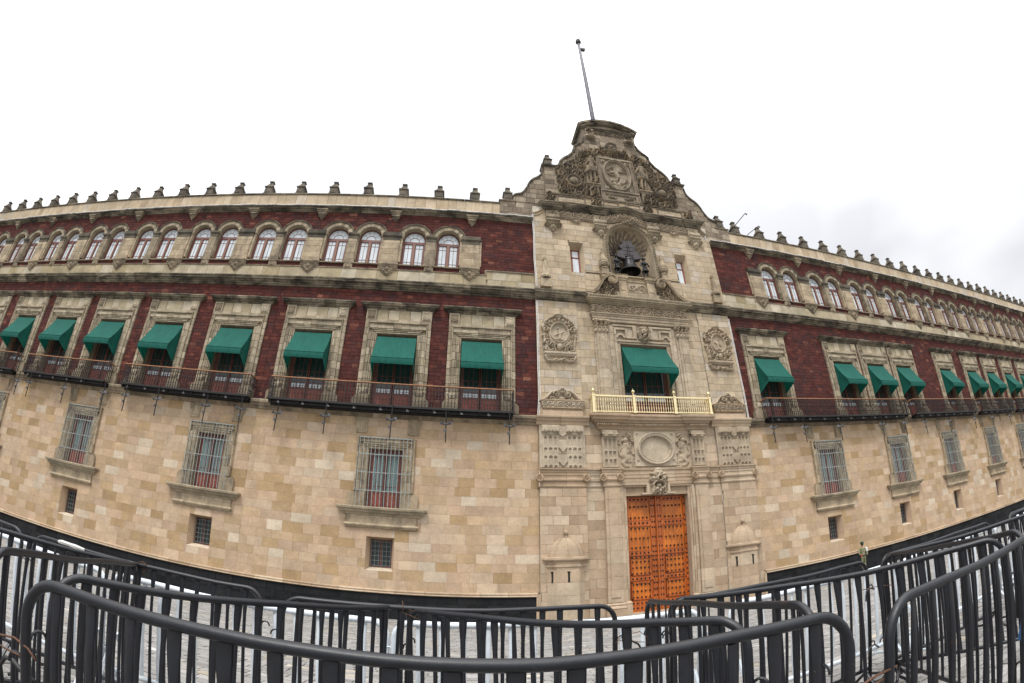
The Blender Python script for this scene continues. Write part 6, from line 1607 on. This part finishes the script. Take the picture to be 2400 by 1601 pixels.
for P0, P1, lb_, dz in bl: barrier(sc(P0), sc(P1), 1.16, M['black_paint'], lb_, GB, dz=dz, r=.0162 if P0[1] < 1.5 else .0178)
GW = 'white steel crowd barriers'
for i, (a, b_, lb_) in enumerate([(-7.4,-5.1,'white steel crowd barrier at the far left, behind the black ones'),(-5.05,-2.75,'white steel crowd barrier second from the left, glimpsed between black bars'),(-2.70,-.40,'white steel crowd barrier behind the left middle black barriers'),(-.34,1.96,'white steel crowd barrier in front of the orange door'),(2.28,4.45,'white steel crowd barrier right of the door, nearest the soldier'),(4.55,6.8,'white steel crowd barrier second from the right'),(6.85,9.1,'white steel crowd barrier at the far right, behind the black ones')]):
    barrier((a,3.5),(b_,3.46 if i % 2 else 3.52), .99, M['white_paint'], lb_, GW, sp_=.165, r=.024, flat=False)
# wires, tapes and rods tied to the barriers
def wire(nm, pts, r, mat, label, cat):
    m = MB(); m.tube([(0,0,0)] + [tuple(Vector(p)-Vector(pts[0])) for p in pts[1:]], r, 6); o = m.build(nm, mat, smooth=True); o.location = pts[0]; o['label'] = label; o['category'] = cat; return o
wire('wire', [(-2.304,-19.2,2.961),(-2.290,-19.21,2.978),(-2.250,-19.22,2.985),(-2.226,-19.2,2.964),(-2.244,-19.18,2.926),(-2.272,-19.2,2.888)], .004, M['wire'], 'curl of thin rusty wire looped over a black rail at left', 'wire')
wire('wire', [(-.242,-19.58,3.03),(-.234,-19.60,2.999),(-.240,-19.58,2.960),(-.195,-19.60,2.947),(-.135,-19.62,2.927),(-.143,-19.60,2.958),(-.203,-19.56,2.977)], .002, M['wire'], 'thin wire tying two black barrier ends together near the middle', 'wire')
wire('wire', [(1.081,-19.5,2.724),(1.131,-19.5,2.763),(1.252,-19.5,2.784),(1.355,-19.5,2.696),(1.231,-19.5,2.717),(1.111,-19.5,2.738)], .003, M['wire'], 'rusty wire strung between barrier posts under the orange door', 'wire')
wire('cable_tie', [(1.135,-19.5,2.688),(1.161,-19.5,2.720),(1.201,-19.5,2.723),(1.241,-19.5,2.700),(1.259,-19.5,2.668)], .007, M['rubber'], 'arched black cable loop between posts under the orange door', 'cable')
wire('steel_rod', [(1.0,-21.56,2.88),(1.038,-21.55,2.894),(1.104,-21.55,2.904),(1.197,-21.55,2.904)], .004, M['wire'], 'orange rusty rod poking out at the bottom right', 'rod')
wire('steel_rod', [(1.06,-21.55,2.865),(1.098,-21.55,2.880),(1.136,-21.55,2.884)], .004, M['wire'], 'short rusty rod below the longer rusty rod at the bottom right', 'rod')
wire('wire', [(-1.26,-21.46,2.90),(-1.196,-21.48,2.919),(-1.134,-21.48,2.931),(-1.078,-21.48,2.919),(-1.043,-21.48,2.896)], .0035, M['wire'], 'upper rusty wire crossing the left post of the nearest barrier', 'wire')
wire('wire', [(-1.26,-21.47,2.89),(-1.196,-21.48,2.889),(-1.142,-21.48,2.888),(-1.094,-21.48,2.889)], .0025, M['wire'], 'lower straight rusty wire left of the nearest barrier post', 'wire')
wire('cable', [(-1.281,-21.4,2.738),(-1.290,-21.4,2.792),(-1.263,-21.4,2.825),(-1.227,-21.4,2.827),(-1.192,-21.4,2.809),(-1.131,-21.4,2.794)], .008, M['rubber'], 'black cable bent in a loop at the bottom left corner', 'cable')
wire('wire', [(2.827,-19.9,2.871),(2.831,-19.9,2.827),(2.926,-19.9,2.818),(3.013,-19.9,2.817),(3.129,-19.9,2.804),(3.253,-19.9,2.784)], .003, M['wire'], 'rusty wire tied across bars just below the soldier', 'wire')
wire('cable', [(2.918,-19.9,2.729),(2.929,-19.9,2.801),(2.978,-19.9,2.816),(3.024,-19.9,2.801)], .006, M['rubber'], 'thin black cable arching beside the white bars below the soldier', 'cable')
wire('cable', [(2.932,-19.9,2.287),(2.947,-19.9,2.369),(3.003,-19.9,2.382),(3.049,-19.9,2.347)], .007, M['rubber'], 'lower black cable arch over the white bottom rail at right', 'cable')
wire('cable', [(3.101,-19.9,2.750),(3.096,-19.9,2.695),(3.118,-19.9,2.597)], .008, M['rubber'], 'black tie hanging down a white bar below the soldier', 'cable')
m = MB(); pts = [(-3.16,-19.25,2.955),(-3.08,-19.26,2.965),(-3.0,-19.25,2.962),(-2.92,-19.26,2.962),(-2.83,-19.25,2.958)]
m.tube([tuple(Vector(p)-Vector(pts[0])) for p in pts], [.012,.018,.017,.019,.012], 6); o = m.build('tape', M['lead']); o.location = pts[0]; o['label'] = 'torn strip of pale tape stuck on a black rail at far left'; o['category'] = 'tape'
m = MB(); m.prism([(-.055,-.12),(.03,-.13),(.03,.0),(.0,-.01)], -.02, .02); o = m.build('cloth', M['blue']); o.location = (2.63,-21.3,2.68); o['label'] = 'scrap of deep blue cloth at the right photo edge behind black bars'; o['category'] = 'cloth'

# ------------------------------------------------------------------ the soldier
t = thing('person', 'soldier in camouflage uniform and green beret walking along the black plinth, seen from behind', 'person', (24.2, -1.0, gz(-1.0)), rz=math.radians(-30))
JS = [(0,0,.92),(0,.01,1.12),(0,.0,1.32),(0,.0,1.44),(0,.01,1.52),(0,.03,1.63),(0,.04,1.72),
      (-.09,.0,.86),(-.10,-.04,.48),(-.11,.06,.08),(-.12,.18,.04),(.09,.0,.86),(.12,.12,.50),(.10,-.02,.10),(.11,.10,.04),
      (-.19,-.01,1.38),(-.30,-.08,1.13),(-.16,-.20,.98),(.19,-.01,1.38),(.29,.02,1.12),(.22,-.12,.95)]
RS = [(.13,.10),(.125,.10),(.155,.11),(.09,.07),.048,(.075,.09),(.055,.07),.085,.058,.038,.03,.085,.058,.038,.03,.058,.042,.03,.058,.042,.03]
human('body', M['skin'], t, JS, ED, RS)
keep = [0,1,2,3,7,8,9,11,12,13,15,16,17,18,19,20]; mp_ = {k: i for i, k in enumerate(keep)}
EU = [(mp_[a], mp_[b_]) for a, b_ in ED if a in mp_ and b_ in mp_]
JU = [JS[k] for k in keep]; JU[mp_[9]] = (-.105,.04,.16); JU[mp_[13]] = (.105,.0,.18)
JU[mp_[17]] = (-.19,-.18,1.01); JU[mp_[20]] = (.235,-.09,.99)
RU = [tuple(x+.018 for x in RS[k]) if isinstance(RS[k], tuple) else RS[k]+.016 for k in keep]
human('uniform', M['camo'], t, JU, EU, RU)
m = MB(); m.lathe([(.095,1.66),(.115,1.70),(.125,1.75),(.10,1.80),(.04,1.82),(.001,1.82)], 0, .03, 12, sy=1.15); m.build('beret', M['beret'], t, smooth=True)
m = MB(); m.lathe([(.085,1.60),(.096,1.66),(.09,1.68)], 0, .02, 10, sy=1.15); m.build('hair', M['iron'], t)
m = MB(); m.lathe([(.165,.93),(.17,.95),(.17,.985),(.165,1.0)], 0, 0, 12, sy=.82); m.build('belt', M['boot'], t)
m = MB(); m.tube([(.19,-.01,1.43),(.225,0,1.36),(.26,.0,1.26),(.285,.0,1.18)], [.07,.09,.082,.07], 8); m.build('brassard', M['brace'], t)
m = MB(); m.box(-.24,-.13,-.27,-.20,.93,1.05); m.build('red_item', M['redcloth'], t)
for x, y in ((-.11,.1),(.105,.02)): m = MB(); m.tube([(x,y-.06,.20),(x,y-.05,.10),(x,y-.03,.05),(x,y+.12,.04)], [.058,.055,.052,.042], 8); m.build('boot', M['boot'], t, smooth=True)
